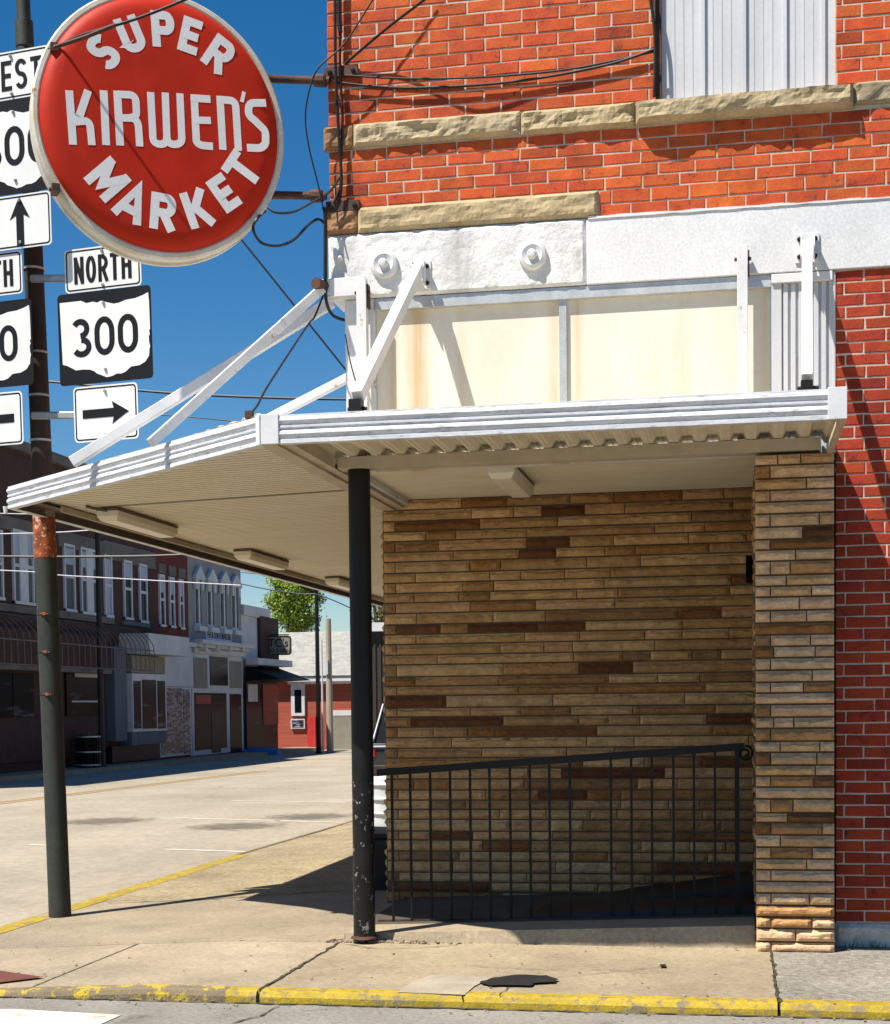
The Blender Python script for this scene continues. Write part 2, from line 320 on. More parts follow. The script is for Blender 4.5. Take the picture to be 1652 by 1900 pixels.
M['blueplastic'] = pm('blue_plastic', (.05,.20,.55), (.04,.16,.45), 4, .5)
M['whiteplastic'] = pm('white_plastic', (.62,.66,.68), (.54,.58,.60), 4, .4, bump=0)
M['carpaint'] = pm('black_car_paint', (.012,.013,.016), (.015,.016,.02), 4, .15, spec=.7, bump=0, fine=0)
M['redlens'] = pm('red_lens', (.6,.01,.01), (.5,.01,.01), 4, .2, bump=0, fine=0)
M['lens'] = pm('yellowed_acrylic_lens', (.80,.76,.64), (.72,.67,.54), 3, .4, bump=.1, fine=.04)
M['bark'] = pm('bark', (.10,.075,.05), (.06,.045,.03), 6, .95)
def leafmat(name, c1, c2):
    m = pm(name, c1, c2, 1.2, .7, bump=0, fine=.2, spec=.2, tint=True)
    b = m.node_tree.nodes['Principled BSDF']; b.inputs['Transmission Weight'].default_value = 0
    return m
M['leaf'] = leafmat('spring_leaves', (.26,.34,.05), (.15,.23,.03))
M['leaf2'] = leafmat('pale_leaves', (.26,.30,.12), (.16,.20,.06))
def jit(a): return random.uniform(-a, a)
def shade(c, a): k = 1 + jit(a); return (c[0]*k, c[1]*k, c[2]*k, 1)

# ------------------------------------------------------------------ ground
def clamp(x, a=0.0, b=1.0): return max(a, min(b, x))
def street_z(x, y):
    z = 0.10 - 0.06 * clamp((-3.8 - x) / 1.4)
    return z - 0.005 * max(0, min(y, 75) - 15)
def walk_z(x, y): return 0.16 - 0.095 * clamp((-3.0 - x) / 2.0) - 0.005 * max(0, min(y, 75) - 15)
gm = MB()
gm.add([(-700, -200, -.45), (700, -200, -.45), (700, 900, -.45), (-700, 900, -.45)], [(0, 1, 2, 3)])
gm.build('ground', M['ground'], kind='structure')
xs = [-90, -40, -16.3, -12, -8, -6, -5.2, -4.6, -3.8, 0, 10, 40]; ys = [-30, 0, 4, 7.43, 9, 12, 15, 25, 40, 60, 75]
sm_ = MB()
for i in range(len(xs) - 1):
    for j in range(len(ys) - 1):
        q = [(xs[i], ys[j]), (xs[i+1], ys[j]), (xs[i+1], ys[j+1]), (xs[i], ys[j+1])]
        sm_.add([(a, b, street_z(a, b)) for a, b in q], [(0, 1, 2, 3)], 1 if (ys[j] < 7.4) else 0)
sm_.build('street', [M['road'], M['frontroad']], kind='structure')
KX = -5.10      # kerb line of the cross street
KY = 7.44      # kerb line of the front street
walk = MB()
def slab(x0, x1, y0, y1, mi, tint, nx=4, ny=4, gap=.006):
    x0 += gap; x1 -= gap; y0 += gap; y1 -= gap
    P = []
    for j in range(ny + 1):
        for i in range(nx + 1):
            x = x0 + (x1 - x0) * i / nx; y = y0 + (y1 - y0) * j / ny
            P.append((x, y, walk_z(x, y) + (noise.noise(Vector((x * .8, y * .8, 3))) * .006)))
    n = (nx + 1) * (ny + 1); fs = []
    for j in range(ny):
        for i in range(nx):
            a = j * (nx + 1) + i; fs.append((a, a + 1, a + nx + 2, a + nx + 1))
    ring = [i for i in range(nx + 1)] + [(j + 1) * (nx + 1) - 1 for j in range(1, ny + 1)] + [ny * (nx + 1) + i for i in range(nx - 1, -1, -1)] + [j * (nx + 1) for j in range(ny - 1, 0, -1)]
    low = [(P[i][0], P[i][1], P[i][2] - .12) for i in ring]
    for k in range(len(ring)):
        k2 = (k + 1) % len(ring); fs.append((ring[k], n + k, n + k2, ring[k2]))
    walk.add(P + low, fs, mi, (tint[0], tint[1], tint[2], 1))
FK = KY + .02
slab(-3.66, -2.37, FK, 9.05, 0, (1.0, 1.0, 1.02)); slab(-5.12, -3.66, FK, 9.05, 0, (.97, .97, 1.0)); slab(-9, -5.12, FK, 9.05, 0, (.95, .95, .98))
slab(-2.37, .19, FK, 9.12, 0, (.92, .91, .88)); slab(.19, 3, FK, 9.30, 1, (.80, .92, 1.25)); slab(3, 8, FK, 9.30, 0, (.9, .9, .9))
slab(-5.12, -2.30, 9.05, 11.45, 0, (.88, .88, .90), 8, 6)
slab(-5.12, -2.45, 11.45, 14.6, 1, (1.0, 1.0, 1.0)); slab(-5.12, -2.45, 14.6, 19.6, 1, (.97, .97, 1.0)); slab(-5.12, -2.45, 19.6, 60, 0, (.95, .95, .95), 2, 20)
walk.build('sidewalk', [M['walk'], M['aggr']], kind='structure')
dirt = MB().add([(-9, FK, .045), (8, FK, .045), (8, 9.3, .10), (-9, 9.3, .045)], [(0, 1, 2, 3)])
dirt.build('subgrade', M['crack'], kind='structure')
# kerbs
def kerb(pts, mats, width=.15, h=.0, name='kerb', steps=.25, mif=None, side=1):
    b = MB(); P = []
    for a, c in zip(pts[:-1], pts[1:]):
        a = Vector(a); c = Vector(c); n = max(1, int((c - a).length / steps))
        for k in range(n): P.append(a.lerp(c, k / n))
    P.append(Vector(pts[-1])); rows = []
    for i, p in enumerate(P):
        t = (P[min(i+1, len(P)-1)] - P[max(i-1, 0)]).normalized(); nrm = Vector((-t.y, t.x)) * side
        j = noise.noise(Vector((p.x * 3, p.y * 3, 0))) * .006
        zt = walk_z(p.x, p.y) + (.010 if abs(p.x - KX) < .03 else .003)
        prof = [(-.004 + j, -.16), (-.0 + j, -.03), (.012 + j, -.008), (.035, 0), (width * .8, 0.0), (width * .8, -.1)]
        rows.append([(p.x + nrm.x * o, p.y + nrm.y * o, zt + dz) for o, dz in prof])
    for i in range(len(rows) - 1):
        for k in range(5):
            mi = mif(P[i]) if mif else 0
            b.add([rows[i][k], rows[i+1][k], rows[i+1][k+1], rows[i][k+1]], [(0, 1, 2, 3)], mi)
    return b.build(name, mats, smooth=True, kind='structure')
kerb([(-2.37, KY - .005), (.185, KY - .005)], M['yellow'], name='kerb', side=1)
kerb([(.20, KY - .005), (6, KY - .005)], M['yellow'], name='kerb')
kerb([(-9, KY - .005), (-2.39, KY - .005)], [M['yellow'], M['fadedkerb'], M['bare']], name='kerb', steps=.08, mif=lambda p: 2 if p.x < -4.3 else 0 if (p.x > -2.62 + .25 * noise.noise(Vector((p.x * 7, 0, 0)))) else 1)
kerb([(KX - .01, 10.9), (KX - .01, 15.2)], M['yellow'], name='kerb', side=-1, width=.24)
kerb([(KX - .01, 9.0), (KX - .01, 10.55)], M['yellow'], name='kerb', side=-1, width=.24)
kerb([(KX - .01, 15.22), (KX - .01, 60)], M['bare'], name='kerb', side=-1, width=.1, steps=3)
# far pavement
fk = MB(); 
for i in range(20):
    y0 = 20 + i * 2.2; y1 = y0 + 2.2; zz = [street_z(-16, y0) + .11, street_z(-16, y1) + .11]
    fk.add([(-16.3, y0, zz[0]), (-16.3, y1, zz[1]), (-17.6, y1, zz[1]), (-17.6, y0, zz[0]), (-16.3, y0, zz[0] - .2), (-16.3, y1, zz[1] - .2)], [(0, 1, 2, 3), (0, 4, 5, 1)])
fk.build('far_sidewalk', M['walk'], kind='structure')
# road marks
def sheet(name, pts, mat, up=.004, zf=street_z):
    return MB().add([(x, y, zf(x, y) + up) for x, y in pts], [tuple(range(len(pts)))]).build(name, mat, kind='structure')
def road_line(name, ax, ay, bx, by, wdt, mat, seg=2.0, zf=street_z, up=.004):
    a, b_ = Vector((ax, ay)), Vector((bx, by)); t = (b_ - a).normalized(); nn = Vector((-t.y, t.x)) * wdt / 2; n = max(1, int((b_ - a).length / seg)); mb = MB()
    for k in range(n):
        p, q = a.lerp(b_, k / n), a.lerp(b_, (k + 1) / n)
        pts = [p - nn, q - nn, q + nn, p + nn]
        mb.add([(c.x, c.y, zf(c.x, c.y) + up) for c in pts], [(0, 1, 2, 3)])
    return mb.build(name, mat, kind='structure')
road_line('centre_line', -12.75, 14, -12.1, 38, .13, M['roadyellow'])
road_line('centre_line', -12.5, 14, -11.85, 38, .10, M['roadyellow'])
for a, b_ in (((300, 1575), (455, 1580)), ((325, 1514), (640, 1523)), ((430, 1480), (648, 1484)), ((55, 1566), (90, 1568))):
    p = onZ(a[0], a[1], street_z(-6, 14)); q = onZ(b_[0], b_[1], street_z(-6, 14))
    road_line('parking_line', p.x, p.y, min(q.x, KX - .03), q.y, .09, M['roadwhite'])
sheet('crossing_line', [(-4.3, 6.2), (-3.0, 6.2), (-2.95, 7.05), (-3.55, 7.12), (-5.2, 7.12)], M['roadwhite'])
sheet('tactile_paving', [tuple(onZ(*p, .14))[:2] for p in ((-120, 1840), (0, 1819), (82, 1812), (0, 1794), (-140, 1800))], M['tactile'], .012, walk_z)
tp = MB()
for i in range(16):
    for j in range(8):
        x = -4.75 + i * .065 ; y = 7.85 + j * .065
        if x + (y - 7.85) * 1.2 > -4.22: continue
        tp.lathe([(.014, 0), (.012, .005), (.006, .007), (0, .007)], (x, y, walk_z(x, y) + .0125), (0, 0, 1), (1, 0, 0), 6)
tp.build('tactile_paving_domes', M['tactile'], kind='structure')
def crack(pts, wdt, zf=walk_z, mat=None, up=.005, amp=.02, name='pavement_crack'):
    P = []
    for a, b_ in zip(pts[:-1], pts[1:]):
        a, b_ = Vector(a), Vector(b_); n = max(2, int((b_ - a).length / .04))
        for k in range(n): P.append(a.lerp(b_, k / n))
    P.append(Vector(pts[-1])); mb = MB(); rows = []
    for i, p in enumerate(P):
        t = (P[min(i+1, len(P)-1)] - P[max(i-1, 0)]).normalized(); nn = Vector((-t.y, t.x))
        p = p + nn * amp * noise.noise(Vector((p.x * 9, p.y * 9, 1))); h = wdt * (.35 + abs(noise.noise(Vector((p.x * 23, p.y * 23, 5)))) * 1.6)
        rows.append((p - nn * h / 2, p + nn * h / 2))
    for a, b_ in zip(rows[:-1], rows[1:]):
        mb.add([(c.x, c.y, zf(c.x, c.y) + up) for c in (a[0], b_[0], b_[1], a[1])], [(0, 1, 2, 3)])
    return mb.build(name, mat or M['crack'], kind='structure')
def gp(px, py, z=.16): v = onZ(px, py, z); return (v.x, v.y)
crack([(-2.37, FK), (-2.37, 9.05)], .022); crack([(.19, FK), (.19, 9.2)], .02); crack([(-3.66, FK), (-3.66, 9.05)], .008, amp=.004)
crack([gp(870, 1794), gp(1000, 1800), gp(1120, 1800), gp(1200, 1806)], .006); crack([gp(855, 1850), gp(885, 1825)], .010)
crack([gp(925, 1850), gp(945, 1830), gp(1030, 1815), gp(1230, 1795)], .006, mat=M['tar']); crack([gp(200, 1656), gp(400, 1658), gp(640, 1652)], .03)  # first strip is the thin line of the painted shadow, second a crack
crack([gp(480, 1886, .1), gp(500, 1876, .1), gp(516, 1868, .1)], .012, zf=street_z); crack([gp(430, 1900, .1), gp(490, 1884, .1)], .012, zf=street_z)
crack([gp(560, 1878, .1), gp(640, 1868, .1)], .006, zf=street_z)
crack([(-5, KY - .02), (-2.4, KY - .02), (.2, KY - .02), (3, KY - .02)], .03, zf=street_z, amp=.015)
# dark blot painting an overhead thing's cast shadow on the front pavement
blot = [gp(*p) for p in ((888, 1826), (905, 1832), (950, 1832), (985, 1833), (992, 1828), (1030, 1826), (1036, 1821), (1015, 1814), (960, 1812), (915, 1818), (900, 1823))]
bl2 = []
for i_ in range(len(blot)):
    a_, b_ = Vector(blot[i_]), Vector(blot[(i_ + 1) % len(blot)])
    for k_ in range(4): p_ = a_.lerp(b_, k_ / 4); bl2.append((p_.x + .012 * noise.noise(Vector((p_.x * 30, p_.y * 30, 0))), p_.y + .016 * noise.noise(Vector((p_.x * 30, p_.y * 30, 9)))))
sheet('tar_blot', bl2, M['tar'], .012, walk_z)
for a in (((1225, 1793), (1236, 1793), (1236, 1797), (1225, 1797)),):
    sheet('tar_blot', [gp(*p) for p in a], M['tar'], .012, walk_z)
sheet('concrete_patch', [gp(*p) for p in ((738, 1843), (762, 1826), (800, 1811), (850, 1812), (912, 1816), (880, 1832), (862, 1848))], M['patch'], .006, walk_z)
#sheet('concrete_patch', [gp(*p) for p in ((795, 1814), (808, 1809), (832, 1810), (838, 1815), (818, 1819))], M['roadwhite'], .010, walk_z)
#sheet('concrete_patch', [gp(*p, .2) for p in ((640, 1747), (700, 1733), (790, 1730), (858, 1737), (842, 1752), (760, 1757), (660, 1760))], M['aggr2'], .006, walk_z)
crack([gp(*p, .17) for p in ((640, 1750), (700, 1758), (770, 1757), (845, 1752), (860, 1738))], .010)
for (pa, pb, wv) in (((330, 1760), (470, 1790), .3), ((1120, 1780), (1300, 1840), .25)):
    pass
oc = onZ(437, 1529, .05)
for (ox, oy) in ((oc.x, oc.y), (oc.x + .5, oc.y + 1.9), (oc.x - 2.2, oc.y + .9)):
    sheet('oil_stain', [(ox - .9, oy - .9), (ox + .9, oy - .9), (ox + .9, oy + .9), (ox - .9, oy + .9)], M['stain'], .005)
# fallen leaves and grit
lf = MB()
for k in range(90):
    if k < 26: x = random.uniform(-5, 3); y = random.uniform(KY + .1, 11.2)
    else: x = random.uniform(-4.8, 2); y = random.choice([KY - random.uniform(.03, .3), random.uniform(8.95, 9.1)])
    z = (walk_z(x, y) if y > KY else street_z(x, y)) + .009; s = random.uniform(.006, .02); a = random.uniform(0, 3)
    lf.add([(x, y, z), (x + s * math.cos(a), y + s * math.sin(a), z + .004), (x + s * 1.6 * math.cos(a + .6), y + s * math.sin(a + .6), z + .002), (x - s * .5 * math.sin(a), y + s * math.cos(a), z + .003)], [(0, 1, 2, 3)])
gv = MB()
for k in range(260):
    if k < 120: x = -2.45 + abs(random.gauss(0, .45)); y = 9.08 + jit(.05)
    elif k < 200: x = random.uniform(-5, 1.5); y = KY - abs(random.gauss(0, .10))
    else: x = random.uniform(-5, 1.5); y = random.uniform(KY, 9)
    z = (walk_z(x, y) if y > KY else street_z(x, y)) + .004; s = random.uniform(.003, .012) * (1.3 if k < 120 else .8)
    v8 = [(x + sx * s * random.uniform(.5, 1.1), y + sy * s * random.uniform(.5, 1.1), z + h * s * random.uniform(.5, .9)) for h in (0, 1) for sx, sy in ((-1, -1), (1, -1), (1, 1), (-1, 1))]
    gv.add(v8, [(4, 5, 6, 7), (0, 1, 5, 4), (1, 2, 6, 5), (2, 3, 7, 6), (3, 0, 4, 7)])
gv.build('gravel', M['aggr2'], kind='stuff')
lf.build('fallen_leaves', M['weed'], kind='stuff')

# ------------------------------------------------------------------ the corner building
D = 9.25; XC = -2.42
B = empty('corner_building', (0, D, .1), 'two storey red brick corner building with white lintel, cream panels and stone clad entrance recess', 'building')
def bricks(mb, x0, x1, zb, zt, Y, course, blen, off=0, holes=(), skip=None, proud=.0, xplane=False, colf=None):
    nc = int(round((zt - zb) / course)); course = (zt - zb) / nc; j = .0088
    for k in range(nc):
        z0 = zb + k * course + j / 2; z1 = z0 + course - j; x = x0 - blen * (.5 if k % 2 else 0) - off + random.uniform(-.004, .004)
        if random.random() < .04: x += .05
        while x < x1:
            L = blen + random.uniform(-.006, .006); a = max(x + j / 2, x0); b_ = min(x + L - j / 2, x1); x += L
            segs = [(a, b_)]
            for (h0, h1, hz0, hz1) in holes:
                if z1 > hz0 and z0 < hz1:
                    ns = []
                    for (p, q) in segs:
                        if q <= h0 or p >= h1: ns.append((p, q)); continue
                        if p < h0: ns.append((p, h0 - .004))
                        if q > h1: ns.append((h1 + .004, q))
                    segs = ns
            for (p, q) in segs:
                if q - p < .018: continue
                c = 1 + random.gauss(0, .08); g = 1 + jit(.14)
                tint = (c, c * g, c * (1 + jit(.1)), 1)
                if random.random() < .05: tint = (.66, .55, .6, 1)
                if random.random() < .05: tint = (1.14, 1.3, 1.05, 1)
                if colf: tint = colf((p + q) / 2, (z0 + z1) / 2, tint)
                f = proud + jit(.0022); bv = .004; d = .016
                if random.random() < .05: f -= .001
                jj = [jit(.0034 if random.random() < .15 else .0022) for _ in range(8)]
                o = [(p + jj[0], z0 + jj[1]), (q + jj[2], z0 + jj[3]), (q + jj[4], z1 + jj[5]), (p + jj[6], z1 + jj[7])]
                cx, cz = (p + q) / 2, (z0 + z1) / 2; inn = [(u + (bv if u < cx else -bv), v + (bv if v < cz else -bv)) for u, v in o]
                V = [(u, -f + d, v) for u, v in o] + [(u, -f + .003, v) for u, v in o] + [(u, -f, v) for u, v in inn]
                if xplane: V = [(Y + v[1], u_, v[2]) for v, u_ in zip(V, [t[0] for t in V])]
                else: V = [(v[0], Y + v[1], v[2]) for v in V]
                fs = [(8, 9, 10, 11)] + [(i, (i+1) % 4, 4 + (i+1) % 4, 4 + i) for i in range(4)] + [(4+i, 4 + (i+1) % 4, 8 + (i+1) % 4, 8 + i) for i in range(4)]
                mb.add(V, fs, 0, tint)
WIN = (-.455, .565, 5.10, 7.2)
def soot_and_shade(x, z, t):
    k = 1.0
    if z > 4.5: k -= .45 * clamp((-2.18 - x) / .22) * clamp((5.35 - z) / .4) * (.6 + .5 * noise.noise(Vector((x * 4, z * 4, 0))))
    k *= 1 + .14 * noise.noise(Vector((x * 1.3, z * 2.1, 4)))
    if z < 4.06: return (t[0] * k * .68, t[1] * k * .48, t[2] * k * .7, 1)  # lower pier bricks tinted darker to deepen the canopy shade
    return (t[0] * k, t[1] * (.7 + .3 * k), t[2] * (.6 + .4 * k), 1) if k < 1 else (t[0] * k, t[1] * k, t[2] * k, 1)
bw = MB()
bricks(bw, XC, 3.2, 5.095, 6.67, D, .0752, .2178, .02, [WIN], colf=soot_and_shade)
bricks(bw, XC, 3.2, 4.605, 4.955, D, .0752 * .93, .2178, .08, [], colf=soot_and_shade)
bricks(bw, -.78, 3.2, 4.44, 4.605, D, .08, .222, .05, [])
bricks(bw, .565, 3.2, .30, 4.055, D, .0683, .222, .06, [], colf=soot_and_shade)
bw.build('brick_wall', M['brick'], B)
mo = MB(); mf = .0045
mo.box(XC + .004, WIN[0], D + mf, D + .3, 4.40, 7.6).box(WIN[1], 3.2, D + mf, D + .3, 4.40, 7.6).box(WIN[0], WIN[1], D + mf, D + .3, 4.40, 5.099).box(WIN[0], WIN[1], D + mf, D + .3, 7.2, 7.6)
mo.box(.566, 3.2, D + mf, D + .3, .12, 4.056)
mo.build('mortar_backing', M['mortar'], B)
bb = MB(); bb.box(XC, 3.2, D, D + .1, 6.68, 7.6); bb.build('upper_brick_wall', M['brick'], B)
ww = MB(); bricks(ww, D + .02, 14, 4.40, 6.67, XC, .0752, .2178, 0, [], xplane=True)
ww.build('side_brick_wall', M['brick'], B)
sb = MB().box(XC + mf, XC + .3, D + .31, 34, 4.10, 7.6).build('side_mortar_backing', M['mortar'], B)
# rock faced sandstone
def rock(mb, x0, x1, z0, z1, Y, proud=.045, amp=.03, tint=(1,1,1,1), back=.2, seed=0, plane='Y', edge=.25, nz_=7, cell=.022, freq=9, ledge=0.0):
    nx = max(3, int((x1 - x0) / cell)); P = []
    for j in range(nz_ + 1):
        for i in range(nx + 1):
            u = i / nx; v = j / nz_; x = x0 + (x1 - x0) * u; z = z0 + (z1 - z0) * v
            e = min(1, min(u, 1 - u) * (x1 - x0) / .02, min(v, 1 - v) * (z1 - z0) / .02)
            q = Vector((x * freq, z * freq * 1.6, seed * 3.7)); h = noise.noise(q) + .5 * noise.noise(q * 2.3) + .35 * abs(noise.noise(q * 4.1))
            out_ = proud * (.35 + .65 * min(1, e * 1.2)) + amp * h * min(1, e + .15)
            if ledge and nx > 3:
                lv = .70 + .22 * noise.noise(Vector((x * 11, seed * 1.3, 0))) + .08 * noise.noise(Vector((x * 40, seed, 0)))
                if v > lv: out_ -= ledge * min(1, e + .4)
            if plane == 'Y': P.append((x, Y - out_, z))
            else: P.append((Y - out_, x, z))
    n = len(P); fs = []
    for j in range(nz_):
        for i in range(nx):
            a = j * (nx + 1) + i; fs.append((a, a + 1, a + nx + 2, a + nx + 1))
    ring = [i for i in range(nx + 1)] + [(j + 1) * (nx + 1) - 1 for j in range(1, nz_ + 1)] + [nz_ * (nx + 1) + i for i in range(nx - 1, -1, -1)] + [j * (nx + 1) for j in range(nz_ - 1, 0, -1)]
    if plane == 'Y': low = [(P[i][0], Y + .02, P[i][2]) for i in ring]
    else: low = [(Y + .02, P[i][1], P[i][2]) for i in ring]
    for k in range(len(ring)):
        k2 = (k + 1) % len(ring); fs.append((ring[k], n + k, n + k2, ring[k2]))
    mb.add(P + low, fs, 0, tint)
RB = (.62, .42, .34, 1)
s = MB(); rock(s, XC - .03, -2.27, 4.955, 5.095, D, .03, .02, RB, seed=1); rock(s, -2.262, -1.25, 4.962, 5.098, D, .035, .022, (1, 1, 1, 1), seed=2)
rock(s, -1.243, -.575, 4.955, 5.092, D, .035, .025, (.98, .96, .9, 1), seed=3); rock(s, .668, 3.2, 4.975, 5.10, D, .03, .018, (.8, .82, .85, 1), seed=5)
s.build('sandstone_band', M['sand'], B)
s = MB(); rock(s, -.567, .662, 4.957, 5.088, D, .085, .018, (.95, .95, .92, 1), seed=4); s.build('window_sill', M['sand'], B)
s = MB(); rock(s, XC - .03, -2.25, 4.452, 4.600, D, .03, .025, RB, seed=6); rock(s, -2.242, -.79, 4.45, 4.60, D, .035, .014, (1, .98, .92, 1), seed=7)
s.build('sandstone_band', M['sand'], B)
# boarded upper window
wn = MB(); wn.box(WIN[0] + .035, WIN[1], D + .06, D + .09, WIN[2], WIN[3])
for x in (-.18, .055, .285, .50): wn.box(x - .010, x + .010, D + .042, D + .0605, WIN[2], WIN[3])
for x0w in (-.40, -.18, .055, .285):
    for i in (1, 2, 3): wn.box(x0w + i * .052 - .005, x0w + i * .052 + .005, D + .0575, D + .0603, WIN[2], WIN[3])
wn.build('corrugated_window_cover', M['siding'], B)
MB().box(WIN[0], WIN[0] + .034, D + .03, D + .2, WIN[2], WIN[3]).build('window_jamb', M['iron'], B)
# white painted stone lintel, left rough, right smooth
s = MB(); rock(s, XC - .01, -.865, 4.06, 4.445, D, .022, .004, (1, 1, 1, 1), seed=9, nz_=22, cell=.018, freq=16)
s.box(XC, -.88, D + .02, D + .30, 4.065, 4.44)
s.build('lintel', M['stucco'], B, smooth=True)
s = MB().box(-.862, 3.2, D - .020, D + .3, 4.058, 4.437); s.build('lintel_facing', M['wpaint'], B, bevel=.004)
s = MB()
for i in range(60):
    x = -.85 + i * .033; s.box(x, x + .033, D - .027, D - .005, 4.436 + .004 * noise.noise(Vector((x * 9, 0, 0))), 4.452 + .010 * noise.noise(Vector((x * 7, 2, 0))) - i * .00012)
s.build('peeling_lintel_edge', M['wmetal'], B)
def medallion(px, py):
    c = onY(px, py, D - .02); m = MB()
    m.lathe([(.085, 0), (.085, .018), (.078, .032), (.06, .040), (.035, .026), (.030, .026), (.028, .055), (.018, .066), (0, .068)], c, (0, -1, 0), (1, 0, 0), 28)
    m.build('lintel_medallion', M['wmetal'], B, smooth=True)
medallion(714, 492); medallion(989, 475)
for p in ((632, 480), (650, 541)):
    m = MB(); c = onY(*p, D - .022); m.lathe([(.018, 0), (.016, .02), (.006, .034), (0, .035)], c, (0, -1, 0), (1, 0, 0), 8); m.build('lintel_bolt', M['wmetal'], B)
# infill under the lintel
ZI0, ZI1 = 3.02, 4.058
s = MB().box(-2.335, -2.15, D + .0, D + .05, ZI0, 4.056).box(-2.335, -2.30, D + .05, 14, ZI0, 4.056); s.build('white_corner_board', M['wmetal'], B, bevel=.003)
s = MB().box(-2.148, .20, D + .035, D + .08, ZI0, 4.0).build('cream_panel', M['cream'], B)
fr = MB(); fr.box(-2.148, .202, D - .004, D + .034, 3.985, 4.055)
fr.box(-1.03, -.985, D + .012, D + .034, ZI0, 3.984)
fr.build('panel_frame', M['galv'], B, bevel=.002)
sd2 = MB(); sd2.box(.204, .555, D + .02, D + .07, ZI0, 4.0); sd2.box(.204, .262, D - .004, D + .019, ZI0, 4.0)
for i in range(7):
    x = .285 + i * .043; sd2.box(x - .013, x + .013, D + .003, D + .0199, ZI0, 3.999)
sd2.box(.548, .564, D - .006, D + .06, ZI0, 4.05)
sd2.build('corrugated_siding', M['siding'], B, bevel=.002)
box('siding_cap', M['wmetal'], .204, .547, D - .02, D + .02, 4.0, 4.052, B, .003)
# header above the recess, ceiling, walls
# (the entrance recess, Y 9.1 .. 10.9)
WY = 10.9
cl = MB(); nrib = 44
for i in range(nrib):
    y0 = 9.12 + i * .0405; y1 = y0 + .0405
    if y1 > WY + .02: break
    for (a, za, b_, zb) in ((y0, 3.062, y0 + .028, 3.062), (y0 + .028, 3.062, y0 + .034, 3.070), (y0 + .034, 3.070, y1, 3.062)):
        cl.add([(-2.44, a, za), (.12, a, za), (.12, b_, zb), (-2.44, b_, zb)], [(3, 2, 1, 0)])
cl.build('recess_ceiling', M['soffit'], B)
box('recess_ceiling_backing', M['joint'], -2.30, .55, 9.35, 11.2, 3.09, 3.12, B)
PAL = [(1, 1, 1), (.92, .86, .78), (1.02, .96, .88), (.82, .74, .66), (.96, .86, .84), (.72, .62, .52), (1.08, 1.02, .95), (.85, .78, .66)]
MIDC = [(.62, .50, .40), (.70, .56, .40), (.58, .50, .46), (.76, .62, .48)]
DARK = [(.30, .19, .13), (.42, .27, .18), (.24, .14, .10), (.52, .36, .22)]
def veneer(mb, x0, x1, zb, zt, Y, pitch, lens, plane='Y', darkp=.13, proud=.022, amp=.008, seed=0, pal=PAL):
    nr = int(round((zt - zb) / pitch)); pitch = (zt - zb) / nr; zr = [zb + pitch * (k_ + (jit(.10) if 0 < k_ < nr else 0)) for k_ in range(nr + 1)]
    for k in range(nr):
        z0 = zr[k] + .0055; z1 = zr[k + 1] - .0055; x = x0 - jit(.0)
        n = 0
        while x < x1 - .001:
            L = random.choice(lens) * random.uniform(.85, 1.15)
            if n == 0 and k % 2 == 0 and plane == 'Y': L = .085
            n += 1
            if x1 - (x + L) < .07: L = x1 - x
            rr = random.random(); c = random.choice(DARK if rr < darkp * .75 else MIDC if rr < darkp * 1.9 else pal); kk = 1 + jit(.10)
            pr = proud + jit(.009)
            rock(mb, x + .003, x + L - .004, z0, z1, Y, pr, amp, (c[0]*kk, c[1]*kk, c[2]*kk, 1), seed=k * 31 + n + seed, plane=plane, nz_=7, cell=.022, freq=14, ledge=random.choice((.007, .010, .004, .012)))
            x += L
v = MB(); veneer(v, -2.49, .17, .17, 3.062, WY, .0735, (.22, .35, .5, .7, .3, .85), darkp=.16)
v.build('stone_veneer_wall', M['veneer'], B)
v = MB(); veneer(v, WY + .005, 14, .12, 3.0, -2.49, .0735, (.3, .45, .6), plane='X'); v.build('stone_veneer_side_wall', M['veneer'], B)
box('veneer_backing', M['joint'], -2.494, .30, WY + .001, WY + .3, .1, 3.06, B); box('side_veneer_backing', M['joint'], -2.489, -2.2, WY + .301, 34, .05, 4.0, B)
# pillar
v = MB(); veneer(v, .104, .544, .155, 2.985, 9.0, .0672, (.12, .2, .3, .42, .26), darkp=.13, proud=.03, amp=.006, seed=900, pal=[(1.15, 1.2, 1.4), (1.05, 1.05, 1.2), (1.2, 1.25, 1.5), (1.0, .95, 1.0), (1.12, 1.1, 1.3), (1.05, 1.0, .95)])
veneer(v, 9.004, 10.85, .155, 2.985, .132, .0672, (.2, .3), plane='X', seed=500)
v.build('stone_pillar', M['veneer'], B)
box('pillar_core', M['joint'], .108, .540, 9.002, 10.88, .13, 2.984, B)
pc = MB(); rock(pc, .55, 3.2, .14, .292, D, .035, .012, (1, 1, 1, 1), seed=77, cell=.03); pc.box(.55, 3.2, D + .0, D + .2, .10, .29)
pc.build('wall_plinth', M['whiteplinth'], B)
# ramped floor of the recess
def ramp_z(x): return .205 + .085 * clamp((x + 2.3) / 2.4)
rf = MB(); n = 24; P = []
for i in range(n + 1):
    x = -2.36 + 2.46 * i / n; P.append((x, ramp_z(x)))
for (x0, z0), (x1, z1) in zip(P[:-1], P[1:]):
    f = 9.13 + .012 * noise.noise(Vector((x0 * 5, 0, 0))); f1 = 9.13 + .012 * noise.noise(Vector((x1 * 5, 0, 0)))
    k0 = (z0 - .15) * .35; k1 = (z1 - .15) * .35
    rf.add([(x0, f - k0, .13), (x1, f1 - k1, .13), (x1, f1, z1), (x0, f, z0), (x1, 9.5, z1), (x0, 9.5, z0)], [(0, 1, 2, 3), (3, 2, 4, 5)])
    rf.add([(x0, 9.5, z0), (x1, 9.5, z1), (x1, WY, z1), (x0, WY, z0)], [(0, 1, 2, 3)], 1)  # back of the floor takes the shade-darkened concrete
